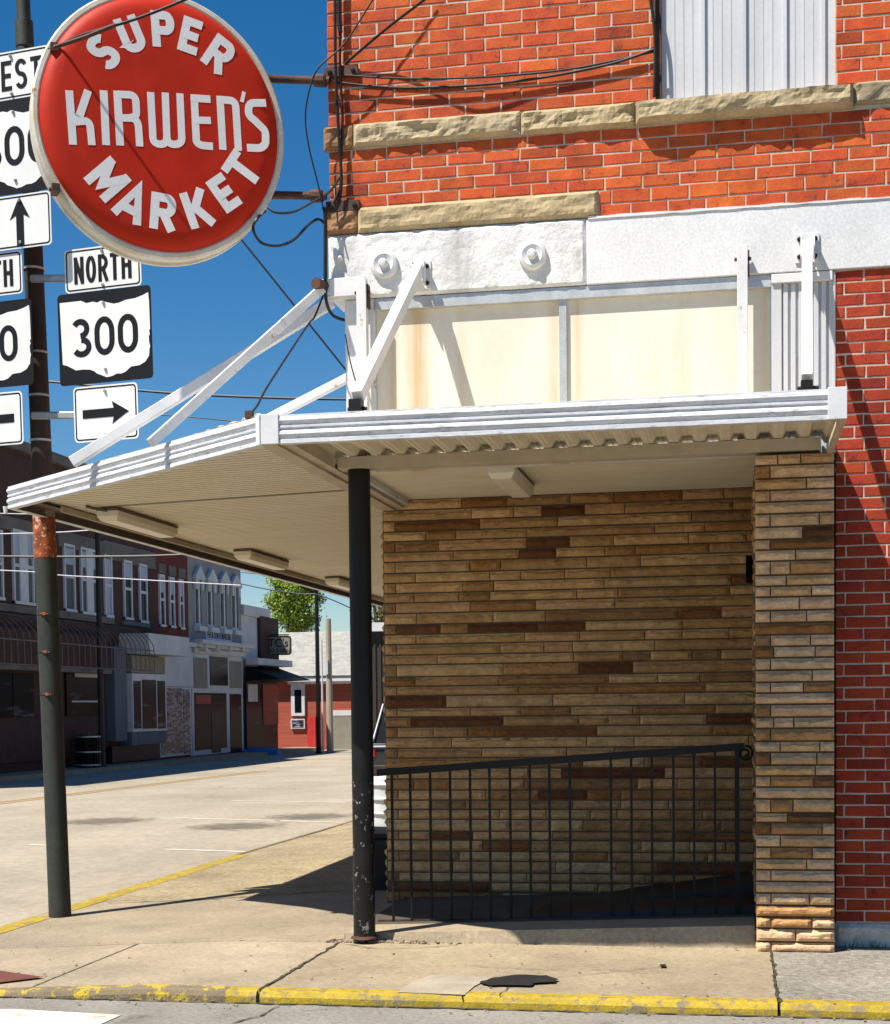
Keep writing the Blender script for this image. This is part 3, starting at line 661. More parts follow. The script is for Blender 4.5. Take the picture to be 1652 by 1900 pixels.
rf.add([(-2.36, 9.13, .205), (-2.36, WY, .205), (-2.36, WY, .1), (-2.36, 9.1, .1)], [(0, 1, 2, 3)])
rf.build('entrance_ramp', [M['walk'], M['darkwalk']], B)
for (xa, ya, yb, h) in ((-1.25, 9.62, 10.2, .05), (-.75, 10.2, 10.88, .12)):  # two low tapered dark slabs on the recess floor
    MB().add([(xa - .12, ya, ramp_z(xa) - .01), (.10, ya, .27), (.10, ya, ramp_z(.1) + h), (xa, ya, ramp_z(xa) + .03), (xa - .12, yb, ramp_z(xa)), (.10, yb, .27), (.10, yb, ramp_z(.1) + h), (xa, yb, ramp_z(xa) + .03)],
        [(0, 1, 2, 3), (3, 2, 6, 7), (0, 3, 7, 4), (4, 7, 6, 5), (1, 5, 6, 2)]).build('door_step', M['darkmetal'], B)
MB().box(.095, .13, 10.6, 10.7, 2.38, 2.56).obox((.092, 10.55, 2.47), (.03, .02, .0), (0, .03, .0), (.0, .0, .09)).build('wall_lamp', M['black'], B)
br = MB()
for k in range(60):
    x = .58 + random.random() * 1.0; a = random.uniform(-1, 1); z = .15
    if k % 3: x = random.choice([.62, .74, .80, 1.0]) + jit(.05)
    y = 9.20 + jit(.02); h = random.uniform(.02, .07); br.add([(x, y, z), (x + .008, y, z), (x + a * .03, y - .02, z + h)], [(0, 1, 2)])
br.build('weeds', M['weed'], label='sparse dry weeds growing at the foot of the white plinth', cat='weeds', kind='stuff')
# railing
RL = empty('handrail', (-1.1, 9.6, .2), 'thin black iron railing with scrolled end across the entrance recess', 'railing')
RY = 9.62
p0 = onY(698, 1434, RY); p1 = onY(1388, 1385, RY)
def rail_z(x): return p0.z + (p1.z - p0.z) * (x - p0.x) / (p1.x - p0.x)
t = MB().bar((-2.26, RY, rail_z(-2.26)), (p1.x - .02, RY, rail_z(p1.x)), .045, .018, Vector((0, 1, 0)))
t.build('top_rail', M['black'], RL)
sc = []
c0 = onY(1383, 1398, RY)
for k in range(26):
    a = math.pi * .5 - k / 25 * math.pi * 3.1; rr = .048 * (1 - k / 34); sc.append((c0.x + rr * math.cos(a), RY, c0.z + rr * math.sin(a)))
MB().tube(sc, .010, 6).build('scroll', M['black'], RL)
MB().bar(onY(702, 1710, RY), onY(1010, 1706, RY), .012, .025).build('bottom_rail', M['iron'], RL)
px_list = [728, 762, 799, 836, 873, 909, 947, 984, 1020, 1058, 1134, 1172, 1210, 1250, 1288, 1327]
for i, px in enumerate(px_list):
    x = onY(px, 1500, RY).x
    MB().box(x - .0075, x + .0075, RY - .0075, RY + .0075, ramp_z(x) + .004, rail_z(x) - .01).build('baluster', M['black'], RL)
x = onY(1368, 1500, RY).x; MB().box(x - .014, x + .014, RY - .014, RY + .014, ramp_z(x) - .02, rail_z(x)).build('end_post', M['black'], RL)
# black post
PP = Vector((-2.217, 9.05, .19))
SP = empty('support_post', PP, 'black round steel post with scraped paint near its foot, under the canopy corner', 'post')
MB().tube([PP, PP + Vector((.002, 0, .6)), PP + Vector((.003, 0, .95))], .066, 28).build('scuffed_lower_shaft', M['blackpost'], SP, smooth=True)
MB().tube([PP + Vector((.003, 0, .951)), PP + Vector((.006, 0, 2.81))], .066, 28).build('upper_shaft', M['black'], SP, smooth=True)
MB().lathe([(.075, 0), (.085, .004), (.080, .012), (.066, .020)], PP - Vector((0, 0, .004)), (0, 0, 1), (1, 0, 0), 24).build('base_collar', M['iron'], SP)

# ------------------------------------------------------------------ canopy
C = empty('canopy', (-1.0, 8.5, 2.97), 'white ribbed metal canopy wrapping round the building corner above the pavement', 'canopy')
ZF0, ZF1 = 2.975, 3.125
Fp = Vector((-2.45, 7.9)); Lp = Vector((-4.92, 9.98)); Rp = Vector((.532, 7.9)); FAR = Vector((-4.92, 24.0))
def fascia(a, b, name='fascia', z0=ZF0, z1=ZF1, mi='fascia'):
    a, b = Vector(a), Vector(b); t = (b - a).normalized(); nrm = Vector((t.y, -t.x))   # outward
    H = z1 - z0
    prof = [(0, 0), (.010, .0), (.010, .020), (.0, .024), (.006, .034), (.016, .046), (.014, .060), (.001, .070), (.001, .078), (.010, .082), (.010, .092), (.0, .096), (.006, .106), (.016, .118), (.013, .132), (.004, .138), (.004, .150), (-.03, .150), (-.03, .146), (-.006, .146), (-.006, .004), (-.045, .004), (-.045, 0)]
    prof = [(o, z0 + h * H / .15) for o, h in prof]; m = MB(); k = len(prof)
    n = max(1, int((b - a).length / .25)); V = []
    for i in range(n + 1):
        p = a.lerp(b, i / n)
        for o, z in prof: V.append((p.x + nrm.x * o, p.y + nrm.y * o, z + .0015 * noise.noise(Vector((p.x * 2, p.y * 2, 0)))))
    fs = [(i * k + j, (i+1) * k + j, (i+1) * k + (j+1) % k, i * k + (j+1) % k) for i in range(n) for j in range(k)]
    fs += [tuple(range(k))[::-1], tuple(n * k + j for j in range(k))]
    m.add(V, fs); return m.build(name, M[mi], C)
MIDP = Lp.lerp(Fp, .42)
fascia(Lp, MIDP - (Fp - Lp).normalized() * .004); fascia(MIDP, Fp - (Fp - Lp).normalized() * .03)
fascia(Fp + Vector((.09, 0)), Rp - Vector((.085, 0)))
fascia(FAR, Lp)
cc = MB(); cc.box(Fp.x - .002, Fp.x + .092, Fp.y - .020, Fp.y + .0, ZF0 - .002, ZF1 + .004)
t_ = (Fp - Lp).normalized(); nn_ = Vector((t_.y, -t_.x))
a_ = Fp - t_ * .035; cc.obox((a_.x + t_.x * .018 + nn_.x * .01, a_.y + t_.y * .018 + nn_.y * .01, (ZF0 + ZF1) / 2), (t_.x * .018, t_.y * .018, 0), (nn_.x * .011, nn_.y * .011, 0), (0, 0, .078))
cc.build('corner_cap', M['wmetal'], C, bevel=.002)
box('corner_cap', M['wmetal'], Rp.x - .088, Rp.x + .004, Rp.y - .020, Rp.y - .001, ZF0 - .002, ZF1 + .004, C, .002)
# right end cheek
MB().box(Rp.x - .004, Rp.x + .003, Rp.y, D - .01, ZF0, ZF1).box(Rp.x - .03, Rp.x - .0045, Rp.y + .02, D - .01, ZF0 + .001, ZF0 + .006).build('end_cheek', M['beam'], C)
# front deck, trapezoidal ribs running back to the wall
dk = MB(); x = Fp.x + .05; pit = .145
while x < Rp.x - .03:
    q = [(x, 3.074), (x + .045, 3.074), (x + .068, 3.112), (x + .120, 3.112), (x + pit, 3.074)]
    for (xa, za), (xb, zb) in zip(q[:-1], q[1:]):
        xb = min(xb, Rp.x - .01); xa = min(xa, Rp.x - .01)
        if xb - xa < .001: continue
        dk.add([(xa, Fp.y + .01, za), (xb, Fp.y + .01, zb), (xb, D - .02, zb), (xa, D - .02, za), (xa, Fp.y + .01, za + .004), (xb, Fp.y + .01, zb + .004), (xb, D - .02, zb + .004), (xa, D - .02, za + .004)], [(3, 2, 1, 0), (4, 5, 6, 7), (0, 1, 5, 4)])
        if (xb - xa) > .04: dk.box((xa+xb)/2 - .003, (xa+xb)/2 + .003, Fp.y + .01, D - .02, za - .004, za - .0005)
    x += pit
dk.build('ribbed_deck', M['soffit'], C)
bm = MB(); BYc = 9.0
bm.box(-2.325, .462, BYc - .02, BYc + .0, 3.0, 3.070).box(-2.325, .462, BYc, BYc + .10, 3.0, 3.008)
bm.build('cross_beam', M['beam'], C, bevel=.002)
# west beam from the front corner back to the recess wall
wb = MB(); wb.box(-2.49, -2.40, Fp.y + .012, WY - .02, 2.985, 2.999); wb.box(-2.36, -2.34, Fp.y + .012, BYc - .022, 3.0, 3.075); wb.box(-2.40, -2.335, Fp.y + .012, WY - .02, 2.999, 3.004); wb.box(-2.345, -2.335, BYc + .11, WY - .02, 3.004, 3.06)
wb.box(-2.475, -2.46, Fp.y + .02, WY - .02, 2.999, 3.10)
wb.build('edge_beam', M['beam'], C)
for px in (653, 696, 1487):
    p = onY(px, 842 if px < 1000 else 797, BYc - .05); MB().box(p.x - .014, p.x + .014, p.y - .02, p.y + .02, p.z - .008, p.z + .012).build('deck_clip', M['wmetal'], C)
# side deck, fine ribs running across (along X)
ds = MB(); y = Fp.y + .02
def side_x0(y):
    if y < Lp.y: return Fp.x + (y - Fp.y) / (Lp.y - Fp.y) * (Lp.x - Fp.x) + .03
    return Lp.x + .03
def side_z(x): return 3.055 + (x + 4.9) * .028
pit = .082
while y < 24:
    for (a, da, b_, db) in ((0, 0, .036, 0), (.046, 0, .052, .030), (.052, .030, .064, .030), (.064, .030, .070, 0), (.070, 0, pit, 0)):
        ya, yb = y + a, y + b_; xa = side_x0(ya) + .002; xb = side_x0(yb) + .002; xr = -2.482
        if xa > xr: continue
        ds.add([(xa, ya, side_z(xa) + da), (xr, ya, side_z(xr) + da), (xr, yb, side_z(xr) + db), (xb, yb, side_z(xb) + db)], [(3, 2, 1, 0)])
    y += pit
ds.build('side_deck', M['soffit'], C)
tp_ = MB()
pts = [(Fp.x, Fp.y + .02), (-2.46, 9.2), (-2.46, 24), (Lp.x + .02, 24), (Lp.x + .02, Lp.y)]
tp_.add([(a, b_, 3.112 + (0 if a < -3 else .028)) for a, b_ in pts], [(0, 1, 2, 3, 4)]); tp_.build('side_deck_top', M['wmetal'], C)
jb = onZ(190, 941, 3.06)
MB().add([(jb.x, jb.y, side_z(jb.x) - .006), (-2.49, jb.y - .02, side_z(-2.49) - .006), (-2.49, jb.y + .02, side_z(-2.49) - .002), (jb.x, jb.y + .03, side_z(jb.x) - .006)], [(0, 1, 2, 3), (3, 2, 1, 0)]).build('deck_joint', M['brownbeam'], C)
ib = MB(); ib.box(Lp.x + .012, Lp.x + .026, Lp.y + .05, 24, 2.985, 3.085); ib.box(Lp.x + .026, Lp.x + .15, Lp.y + .12, 24, 3.030, 3.036)
ib.build('inner_gutter', M['brownbeam'], C)
MB().box(Lp.x + .15, Lp.x + .165, Lp.y + .5, 24, 3.008, 3.05).build('inner_trim', M['beam'], C)
MB().tube([(Lp.x - .02, Lp.y - .01, 2.94), (Lp.x - .02, Lp.y - .01, 2.99)], [.012, .018], 8).build('end_plug', M['wmetal'], C)
# hanger rods (square tubes) with their brackets
def rod(a, b, w=.058, name='support_rod', par=C): return MB().bar(a, b, w, w).build(name, M['wmetal'], par, bevel=.004)
def plate(cx, cz, par, ww=.135, hh=.165, y=D - .024):
    m = MB().box(cx - ww/2, cx + ww/2, y - .008, y - .0, cz - hh/2, cz + hh/2).build('wall_bracket', M['wmetal'], par, bevel=.002)
    for sx in (-1, 1):
        for sz in (-1, 1): MB().lathe([(.013, 0), (.013, .012), (.006, .016), (0, .016)], (cx + sx * ww * .33, y - .008, cz + sz * hh * .3), (0, -1, 0), (1, 0, 0), 8).build('bolt', M['black'], m)
        MB().obox((cx + sx * .036, y - .05, cz + .0), (.003, 0, 0), (0, .042, 0), (0, .01, .07)).build('ear', M['wmetal'], m)
r1a = Vector((-1.855, D - .10, 4.19)); r1b = Vector((-1.972, 8.06, 3.235))
rod(r1a, r1b, .064); plate(-1.86, 4.17, C)
r3a = Vector((.402, D - .10, 4.19)); r3b = Vector((.354, 8.08, 3.215))
rod(r3a, r3b); plate(.405, 4.185, C)
for (p, s_) in ((r1b, 1), (r3b, .85)):
    f = MB().box(p.x - .038*s_, p.x + .030*s_, p.y - .05, p.y + .02, 3.128, 3.128 + .085*s_); f.tube([(p.x - .05, p.y - .02, 3.165), (p.x + .055, p.y - .02, 3.165)], .010, 8)
    f.build('rod_foot', M['black'], C)
for px in (673, 1378):
    x = onY(px, 600, D - .085).x; zt = 4.15 if px < 1000 else 4.205
    r_ = MB().box(x - .03, x + .03, D - .115, D - .055, 3.10, zt).build('upright_tube', M['wmetal'], C, bevel=.003)
    MB().tube([(x - .045, D - .085, zt - .075), (x + .05, D - .085, zt - .075)], .011, 8).obox((x + .036, D - .07, zt - .10), (.004, 0, 0), (0, .03, 0), (0, 0, .07)).build('bolt', M['iron'], r_)
# corner bracket and the two struts to the slanted edge
cbp = MB().box(-2.42, -2.20, D - .070, D - .062, 4.065, 4.175).box(-2.47, -2.40, D - .080, D - .060, 4.085, 4.170).build('corner_bracket', M['wmetal'], C, bevel=.002)
tp2 = onY(597, 536, D - .10); ft2 = onZ(280, 822, 3.11); rod(tp2, ft2, .055)
MB().tube([tp2 + Vector((-.02, -.06, .02)), tp2 + Vector((.02, .06, .02))], .035, 8).build('strut_pivot', M['iron'], C)
tp3 = onX(617, 560, -2.45); ft3 = onZ(134, 858, 3.12); rod(tp3, ft3, .065)
rod((-2.42, 11.1, 4.15), (-4.75, 11.1, 3.12), .06)
# lamps on the soffits
def lamp(x, y, z, along_y=True, L=1.22, label=None, group=None):
    t = empty('ceiling_light', (x, y, z), label, 'light fixture', group)
    w_ = .17
    m = MB(); a = (w_/2, L/2) if along_y else (L/2, w_/2)
    m.box(x - a[0], x + a[0], y - a[1], y + a[1], z - .02, z - .001); m.build('housing', M['brownbeam'], t)
    d = MB(); b2 = (a[0] * .98, a[1] * .99); c2 = (b2[0] * .72, b2[1] * .95)
    V = [(x - b2[0], y - b2[1], z - .021), (x + b2[0], y - b2[1], z - .021), (x + b2[0], y + b2[1], z - .021), (x - b2[0], y + b2[1], z - .021)]
    V2 = [(p[0], p[1], z - .060) for p in V]; V3 = [(x - c2[0], y - c2[1], z - .095), (x + c2[0], y - c2[1], z - .095), (x + c2[0], y + c2[1], z - .095), (x - c2[0], y + c2[1], z - .095)]
    d.add(V + V2 + V3, [(0, 1, 5, 4), (1, 2, 6, 5), (2, 3, 7, 6), (3, 0, 4, 7), (4, 5, 9, 8), (5, 6, 10, 9), (6, 7, 11, 10), (7, 4, 8, 11), (8, 9, 10, 11)])
    d.build('lens', M['lens'], t, bevel=.004)
    return t
labs = ['wide wraparound light fixture nearest the slanted canopy corner', 'second light fixture from the slanted canopy corner, along the outer edge',
        'third light fixture along the canopy edge, half hidden by the black post', 'farthest light fixture under the side canopy, beyond the black post']
l0 = lamp(-4.52, 11.35, 3.06, True, 1.25, labs[0], 'light fixtures under the canopy')
for i, yy in enumerate((14.5, 17.75, 21.0)): dup(l0, (0, yy - 11.35, 0), label=labs[i + 1])
MB().tube([(-4.6, 10.55, 3.05), (-4.58, 10.62, 3.045), (-4.52, 10.74, 3.04)], .012, 6).build('conduit', M['brownbeam'], C)
lc = onZ(930, 890, 3.0)
lamp(onZ(938, 885, 3.0).x, 9.85, 3.061, True, .95, 'light fixture on the recess ceiling above the stone wall', 'light fixtures under the canopy')

# ------------------------------------------------------------------ round market sign
ROT = R(30); RHO = .055
Sc = Vector((XC - .06, D - .02, 0)) + Vector((-math.cos(ROT), -math.sin(ROT), 0)) * 1.0
e0 = Vector((math.cos(ROT), math.sin(ROT), 0)); N0 = Vector((math.sin(ROT), -math.cos(ROT), 0))   # N0 faces the camera
tmp = onP(299, 233, Sc, N0); Sc = tmp.copy()
E1 = (e0 * math.cos(RHO) + Vector((0, 0, math.sin(RHO)))).normalized(); E2 = (Vector((0, 0, math.cos(RHO))) - e0 * math.sin(RHO)).normalized()
SG = empty('market_sign', Sc - Vector((0, 0, .8)), 'round red hanging sign reading SUPER KIRWEN\'S MARKET with rusty white rim, off the brick corner', 'sign')
RS = .705; SY = 1.05
# lathe: u axis = E1, v = N0 x E1
def slathe(mb, prof, n=72, mi=0):
    base = len(mb.v)
    for (r, h) in prof:
        for k in range(n):
            a = 2 * math.pi * k / n; mb.v.append(tuple(Sc + N0 * h + E1 * (r * math.cos(a)) + E2 * (r * SY * math.sin(a))))
    for i in range(len(prof) - 1):
        for k in range(n):
            a = base + i * n + k; b = base + i * n + (k + 1) % n
            mb.f.append([a, b, b + n, a + n]); mb.m.append(mi); mb.c.append((1, 1, 1, 1))
rm = MB(); slathe(rm, [(RS * .985, .005), (RS * 1.0, .012), (RS * 1.03, .010), (RS * 1.045, -.005), (RS * 1.045, -.05), (RS * 1.025, -.055), (RS * 1.03, -.12), (RS * 1.045, -.125), (RS * 1.045, -.155), (RS * .98, -.16), (0, -.16)])
rm.build('rim', M['signrim'], SG, smooth=True)
fc = MB(); slathe(fc, [(RS * .99, .0), (RS * .975, .020), (RS * .945, .038), (RS * .90, .050), (RS * .84, .056), (RS * .5, .0565), (0.001, .0565)])
fc.build('face', M['signred'], SG, smooth='all')
# stroke letters (unit height, own widths)
def arc(cx, cy, rx, ry, a0, a1, n=10):
    return [(cx + rx * math.cos(R(a0 + (a1 - a0) * i / n)), cy + ry * math.sin(R(a0 + (a1 - a0) * i / n))) for i in range(n + 1)]
def glyph(ch, w, t):      # centre-line strokes inside [0,w]x[0,1] for stroke thickness t
    h = t / 2; l, r_, b, tp, m = h, w - h, h, 1 - h, .5
    G = {
    'I': [[(w/2, 0), (w/2, 1)]],
    'N': [[(l, 0), (l, 1)], [(r_, 0), (r_, 1)], [(l * .9, 1 - h*.3), (r_ + h*.1, h*.3)]],
    'H': [[(l, 0), (l, 1)], [(r_, 0), (r_, 1)], [(l, m), (r_, m)]],
    'T': [[(0, tp), (w, tp)], [(w/2, 0), (w/2, tp)]],
    'E': [[(l, 0), (l, 1)], [(l, tp), (w, tp)], [(l, b), (w, b)], [(l, m), (w * .92, m)]],
    'M': [[(l, 0), (l, 1)], [(r_, 0), (r_, 1)], [(l, 1 - h*.6), (w/2, .30), (r_, 1 - h*.6)]],
    'W': [[(l*.8, 1), (w * .27, h*.5), (w/2, .86), (w * .73, h*.5), (r_ + l*.2, 1)]],
    'A': [[(l*.7, 0), (w/2, 1 - h*.6), (w - l*.7, 0)], [(w * .22, .30), (w * .78, .30)]],
    'K': [[(l, 0), (l, 1)], [(w - h*.9, 1), (l + t*.45, .42)], [(w * .40, .56), (w - h*.6, 0)]],
    'P': [[(l, 0), (l, 1)], [(l, tp)] + [(w - .28, tp)] + arc(w - .26 , (tp + .46)/2, .26 - h, (tp - .46)/2, 90, -90) + [(l, .46)]],
    'R': [[(l, 0), (l, 1)], [(l, tp)] + [(w - .30, tp)] + arc(w - .27, (tp + .47)/2, .27 - h, (tp - .47)/2, 90, -90) + [(l, .47)], [(w * .50, .47), (w - h*.7, 0)]],
    'U': [[(l, 1), (l, .3)] + arc(w/2, .3, w/2 - h, .3 - h, 180, 360) + [(r_, 1)]],
    'O': [arc(w/2, .5, w/2 - h, .5 - h, 90, 450, 28)],
    '0': [[(l, .5)] + arc(w/2, .62, w/2 - h, .38 - h, 180, 0, 12) + arc(w/2, .38, w/2 - h, .38 - h, 0, -180, 12) + [(l, .5)]],
    'S': [[(w - h*.6, .80)] + arc(w/2, .74, w/2 - h, .26 - h, 15, 270, 14)[1:] + arc(w/2, .26, w/2 - h, .26 - h + (0), 90, -165, 14)[1:]],
    '3': [arc(w*.46, .735, w*.46 - h, .265 - h, 150, -90, 14) , arc(w*.5, .265, w*.5 - h, .265 - h, 90, -150, 14)],
    }
    if ch in 'S':
        # join the two bowls at the waist
        up = arc(w/2, .745, w/2 - h, .255 - h, 20, 270, 14); lo = arc(w/2, .26, w/2 - h, .26 - h, 90, -160, 14)
        y = .5
        up = [(x, min(tp, (yy - .745) * ((tp - .745) / (.255 - h)) + .745) if yy > .745 else .745 - (.745 - yy) * (.245 / (.255 - h))) for x, yy in up]
        lo = [(x, .26 + (yy - .26) * (.24 / (.26 - h)) if yy > .26 else yy) for x, yy in lo]
        return [up + lo[1:]]
    return G[ch]
def write_glyph(mb, ch, o, e1, e2, n, height, w, t, d):
    strokes = glyph(ch, w, t)
    for k, st in enumerate(strokes):
        mb.strip([(x * height, y * height) for x, y in st], t * height, o, e1, e2, n, d + k * .0003)
def text(par, s, o, e1, e2, n, height, widths, gap, t, d=.002):
    tot = sum(widths[c] for c in s) + gap * (len(s) - 1); x = -tot / 2 * height
    for c in s:
        m = MB(); write_glyph(m, c, Vector(o) + Vector(e1) * x, e1, e2, n, height, widths[c], t, d); x += (widths[c] + gap) * height
        m.build('digit' if c.isdigit() else 'letter', M['rsblack'], par)
def sloc(px, py):
    p = onP(px, py, Sc + N0 * .0565, N0) - Sc; return p.dot(E1), p.dot(E2)
SF = Sc + N0 * .0568
def arc_letters(word, data, hgt, wd, t, top=True, nm='letter'):
    for ch, (px, py), ang in zip(word, data, wd):
        x, y = sloc(px, py); a = R(ang); u = (E1 * math.cos(a) + E2 * math.sin(a)); v_ = (E2 * math.cos(a) - E1 * math.sin(a))
        w_ = LW[ch]; o = SF + E1 * x + E2 * y - u * (w_ / 2 * hgt) - v_ * (hgt / 2)
        m = MB(); write_glyph(m, ch, o, u, v_, N0, hgt, w_, t, .0008); m.build(nm, M['signwhite'], SG)
LW = {'S': .64, 'U': .66, 'P': .66, 'E': .56, 'R': .70, 'M': .84, 'A': .84, 'K': .74, 'T': .72}
arc_letters('SUPER', [(192, 96), (243, 64), (303, 54), (353, 66), (407, 101)], .205, [40, 20, 0, -16, -36], .235)
arc_letters('MARKET', [(200, 333), (246, 376), (303, 393), (367, 387), (416, 358), (450, 315)], .212, [-50, -27, -8, 16, 34, 54], .235)
# KIRWEN'S - letters with rounded elbows, outlines read off the photo (zoom pixels /2.503)
def zz(l): return [(x / 2.503, y / 2.503) for x, y in l]
def kpoly(pts, w_=None, closed=None):
    q = [sloc(*p) for p in zz(pts)]
    return q
def kletter(strokes, wd=.043):
    m = MB()
    for k, (st, ww_) in enumerate(strokes):
        m.strip(kpoly(st), ww_ / 2.503 / F_PX * 9.22 * 1.02, SF, E1, E2, N0, .0008 + k * .0003)
    m.build('letter', M['signwhite'], SG)
def bez(p0, p1, p2, n=6): return [((1-t)**2*p0[0] + 2*(1-t)*t*p1[0] + t*t*p2[0], (1-t)**2*p0[1] + 2*(1-t)*t*p1[1] + t*t*p2[1]) for t in [i / n for i in range(n + 1)]]
W_ = 34
kletter([([(322, 420), (340, 672)], W_), ([(410, 420), (368, 545)] + bez((368, 545), (352, 560), (352, 572), 4), W_), ([(350, 566), (392, 562)] + bez((395, 562), (416, 566), (420, 592)) + [(428, 674)], 32)])
kletter([([(482, 420), (494, 674)], W_)])
kletter([([(545, 422), (559, 676)], W_), ([(545, 438), (590, 440)] + bez((600, 440), (630, 442), (632, 475)) + [(634, 515)] + bez((634, 525), (634, 546), (600, 548)) + [(560, 548)], 32), ([(600, 548)] + bez((610, 548), (640, 552), (644, 590)) + [(650, 680)], 32)])
kletter([([(700, 428), (710, 620)] + bez((710, 635), (712, 668), (745, 670)) + bez((748, 670), (776, 668), (776, 640)) + [(768, 430)], 32), ([(776, 640)] + bez((778, 650), (786, 670), (812, 671)) + bez((815, 671), (846, 668), (845, 640)) + [(836, 434)], 32)])
kletter([([(902, 440), (912, 640)] + bez((912, 650), (916, 672), (945, 676)) + [(990, 680)], 33), ([(886, 455), (978, 461)], 33), ([(905, 558), (980, 560)], 31)])
kletter([([(1022, 446), (1036, 696)], 33), ([(1022, 462), (1060, 466)] + bez((1068, 466), (1094, 470), (1096, 500)) + [(1108, 700)], 33)])
kletter([([(1134, 426), (1124, 474)], 17)])
kletter([([(1236, 478), (1190, 478)] + bez((1180, 478), (1156, 480), (1155, 505)) + bez((1155, 520), (1156, 540), (1180, 556)) + [(1215, 590)] + bez((1225, 600), (1236, 615), (1234, 640)) + bez((1234, 660), (1228, 686), (1200, 688)) + [(1148, 686)], 34)])
# arms, clamps
AR = empty('sign_bracket', (XC, D, 4.5), 'rusty dark iron arms and wall plates holding the round red sign', 'bracket')
for (pa, pb, pl) in (((512, 147), (612, 150), (633, 132)), ((505, 362), (606, 364), (636, 382))):
    b_ = onY(pb[0], pb[1], D - .04); a_ = onP(pa[0], pa[1], Sc - N0 * .12, N0)
    MB().tube([a_ - e0 * .1, a_, b_], .024, 10).build('arm', M['iron'], AR, smooth=True)
    MB().lathe([(.034, 0), (.040, .01), (.040, .07), (.030, .08)], b_ - (b_ - a_).normalized() * .10, (b_ - a_), (0, 0, 1), 10).build('collar', M['iron'], AR)
    p = onY(pl[0], pl[1], D - .02); m = MB().box(p.x - .105, p.x + .105, D - .024, D - .001, p.z - .032, p.z + .032).build('wall_plate', M['iron'], AR, bevel=.003)
    for dx in (-.07, .075): MB().lathe([(.016, 0), (.016, .012), (0, .014)], (p.x + dx, D - .024, p.z), (0, -1, 0), (1, 0, 0), 6).build('bolt', M['black'], m)
for (px, py) in ((100, 92), (103, 352)):
    p = onP(px, py, Sc, N0); MB().obox(p, e0 * .022, N0 * .05, Vector((0, 0, .022))).tube([p - e0 * .035, p + e0 * .03], .012, 6).build('rim_clamp', M['iron'], SG)

# ------------------------------------------------------------------ cables
def cable(pts, r=.008, label='', name='cable', mat='rubber', group=None, sub=8):
    P = [Vector(p) for p in pts]; Q = []
    for i in range(len(P) - 1):
        p0, p1, p2, p3 = P[max(i-1, 0)], P[i], P[i+1], P[min(i+2, len(P)-1)]
        for k in range(sub):
            t = k / sub
            Q.append(.5 * ((2*p1) + (-p0 + p2) * t + (2*p0 - 5*p1 + 4*p2 - p3) * t*t + (-p0 + 3*p1 - 3*p2 + p3) * t**3))
    Q.append(P[-1]); return MB().tube(Q, r, 6).build(name, M[mat], smooth=True, label=label, cat='cable', group=group)
def cw(pp, y=D - .03): return [onY(a, b_, y) for a, b_ in pp]
cable(cw([(621, -140), (622, 0), (623, 130), (629, 250), (634, 330), (630, 372)], D - .05), .010, 'black cable running down the brick corner, left one of two', group=None)
cable(cw([(630, -140), (630, 20), (632, 60)], D - .04), .015, 'short thick black conduit on the brick beside the corner cable', 'conduit')
cable(cw([(631, 60), (632, 145), (636, 210), (633, 300), (632, 345), (620, 376)], D - .035), .008, 'black cable running down the brick corner, right one of two')
cable(cw([(600, 385), (604, 400), (604, 470), (604, 520)], D - .10), .012, 'black conduit dropping beside the white lintel end')
cable([onY(604, 520, D - .1), onY(606, 560, D - .08), onY(618, 585, D), onY(643, 595, D + .1)], .010, 'black cable curling under the lintel corner')
lp = onP(492, 392, Sc - N0 * .1, N0)
cable([lp, onY(478, 405, 9.0), onY(470, 425, 9.0), onY(485, 450, 9.0), onY(515, 456, 9.05), onY(545, 445, 9.1), onY(575, 415, 9.1), onY(592, 407, D - .1), onY(604, 416, D - .1)], .009, 'thick black cable looping below the round sign to the wall')
cable([onY(498, 386, 9.0), onY(515, 395, 9.0), onY(545, 393, 9.05), onY(580, 375, 9.1), onY(612, 355, 9.15), onY(630, 330, D - .05)], .008, 'black cable sagging from the round sign up to the brick corner')
cable(cw([(600, 385), (590, 340), (573, 270), (567, 215), (575, 165), (592, 125), (640, 80), (695, -5), (760, -100)], D - .14), .005, 'thin loose black wire bowing left of the brick corner')
cable([onY(641, 118, D - .02), onY(715, 55, 9.14), onY(792, -4, 9.0), onY(900, -90, 8.95)], .008, 'black guy wire rising right from the upper wall plate')
cable([onP(96, 92, Sc, N0), onP(150, 66, Sc - Vector((0, .2, 0)), N0), onY(250, 36, 8.3), onY(342, 0, 8.3), onY(430, -40, 8.3)], .008, 'twisted guy wire crossing the top of the round red sign')
MB().tube([onY(100, 88, 8.2), onY(160, 68, 8.25), onY(215, 46, 8.3)], .012, 6).build('turnbuckle', M['iron'], SG)
cable(cw([(640, 140), (760, 146), (900, 143), (1060, 128), (1213, 96)], D - .025), .006, 'upper of two thin wires sagging across the brick to the window')
cable(cw([(620, 152), (690, 160), (780, 163), (950, 152), (1120, 122), (1213, 92)], D - .03), .008, 'lower of two thin wires sagging across the brick to the window')
cable(cw([(1200, -30), (1212, 30), (1216, 100), (1214, 180)], D - .03), .010, 'dark cable beside the left edge of the metal clad window')
cable([onY(600, 548, D - .1), onY(583, 590, 9.1), onY(570, 605, 8.95), onY(500, 712, 8.3), onY(478, 752, 8.12), onY(463, 770, 8.05)], .006, 'thin twisted wire from the corner bracket to the canopy edge', group=None)
MB().obox(onY(463, 770, 8.02), (.02, 0, 0), (0, .02, 0), (0, 0, .02)).build('wire_clip', M['iron'], C)
cable(cw([(641, 620), (650, 670), (664, 720)], D - .10), .004, 'thin wire against the white board beside the leaning rod')
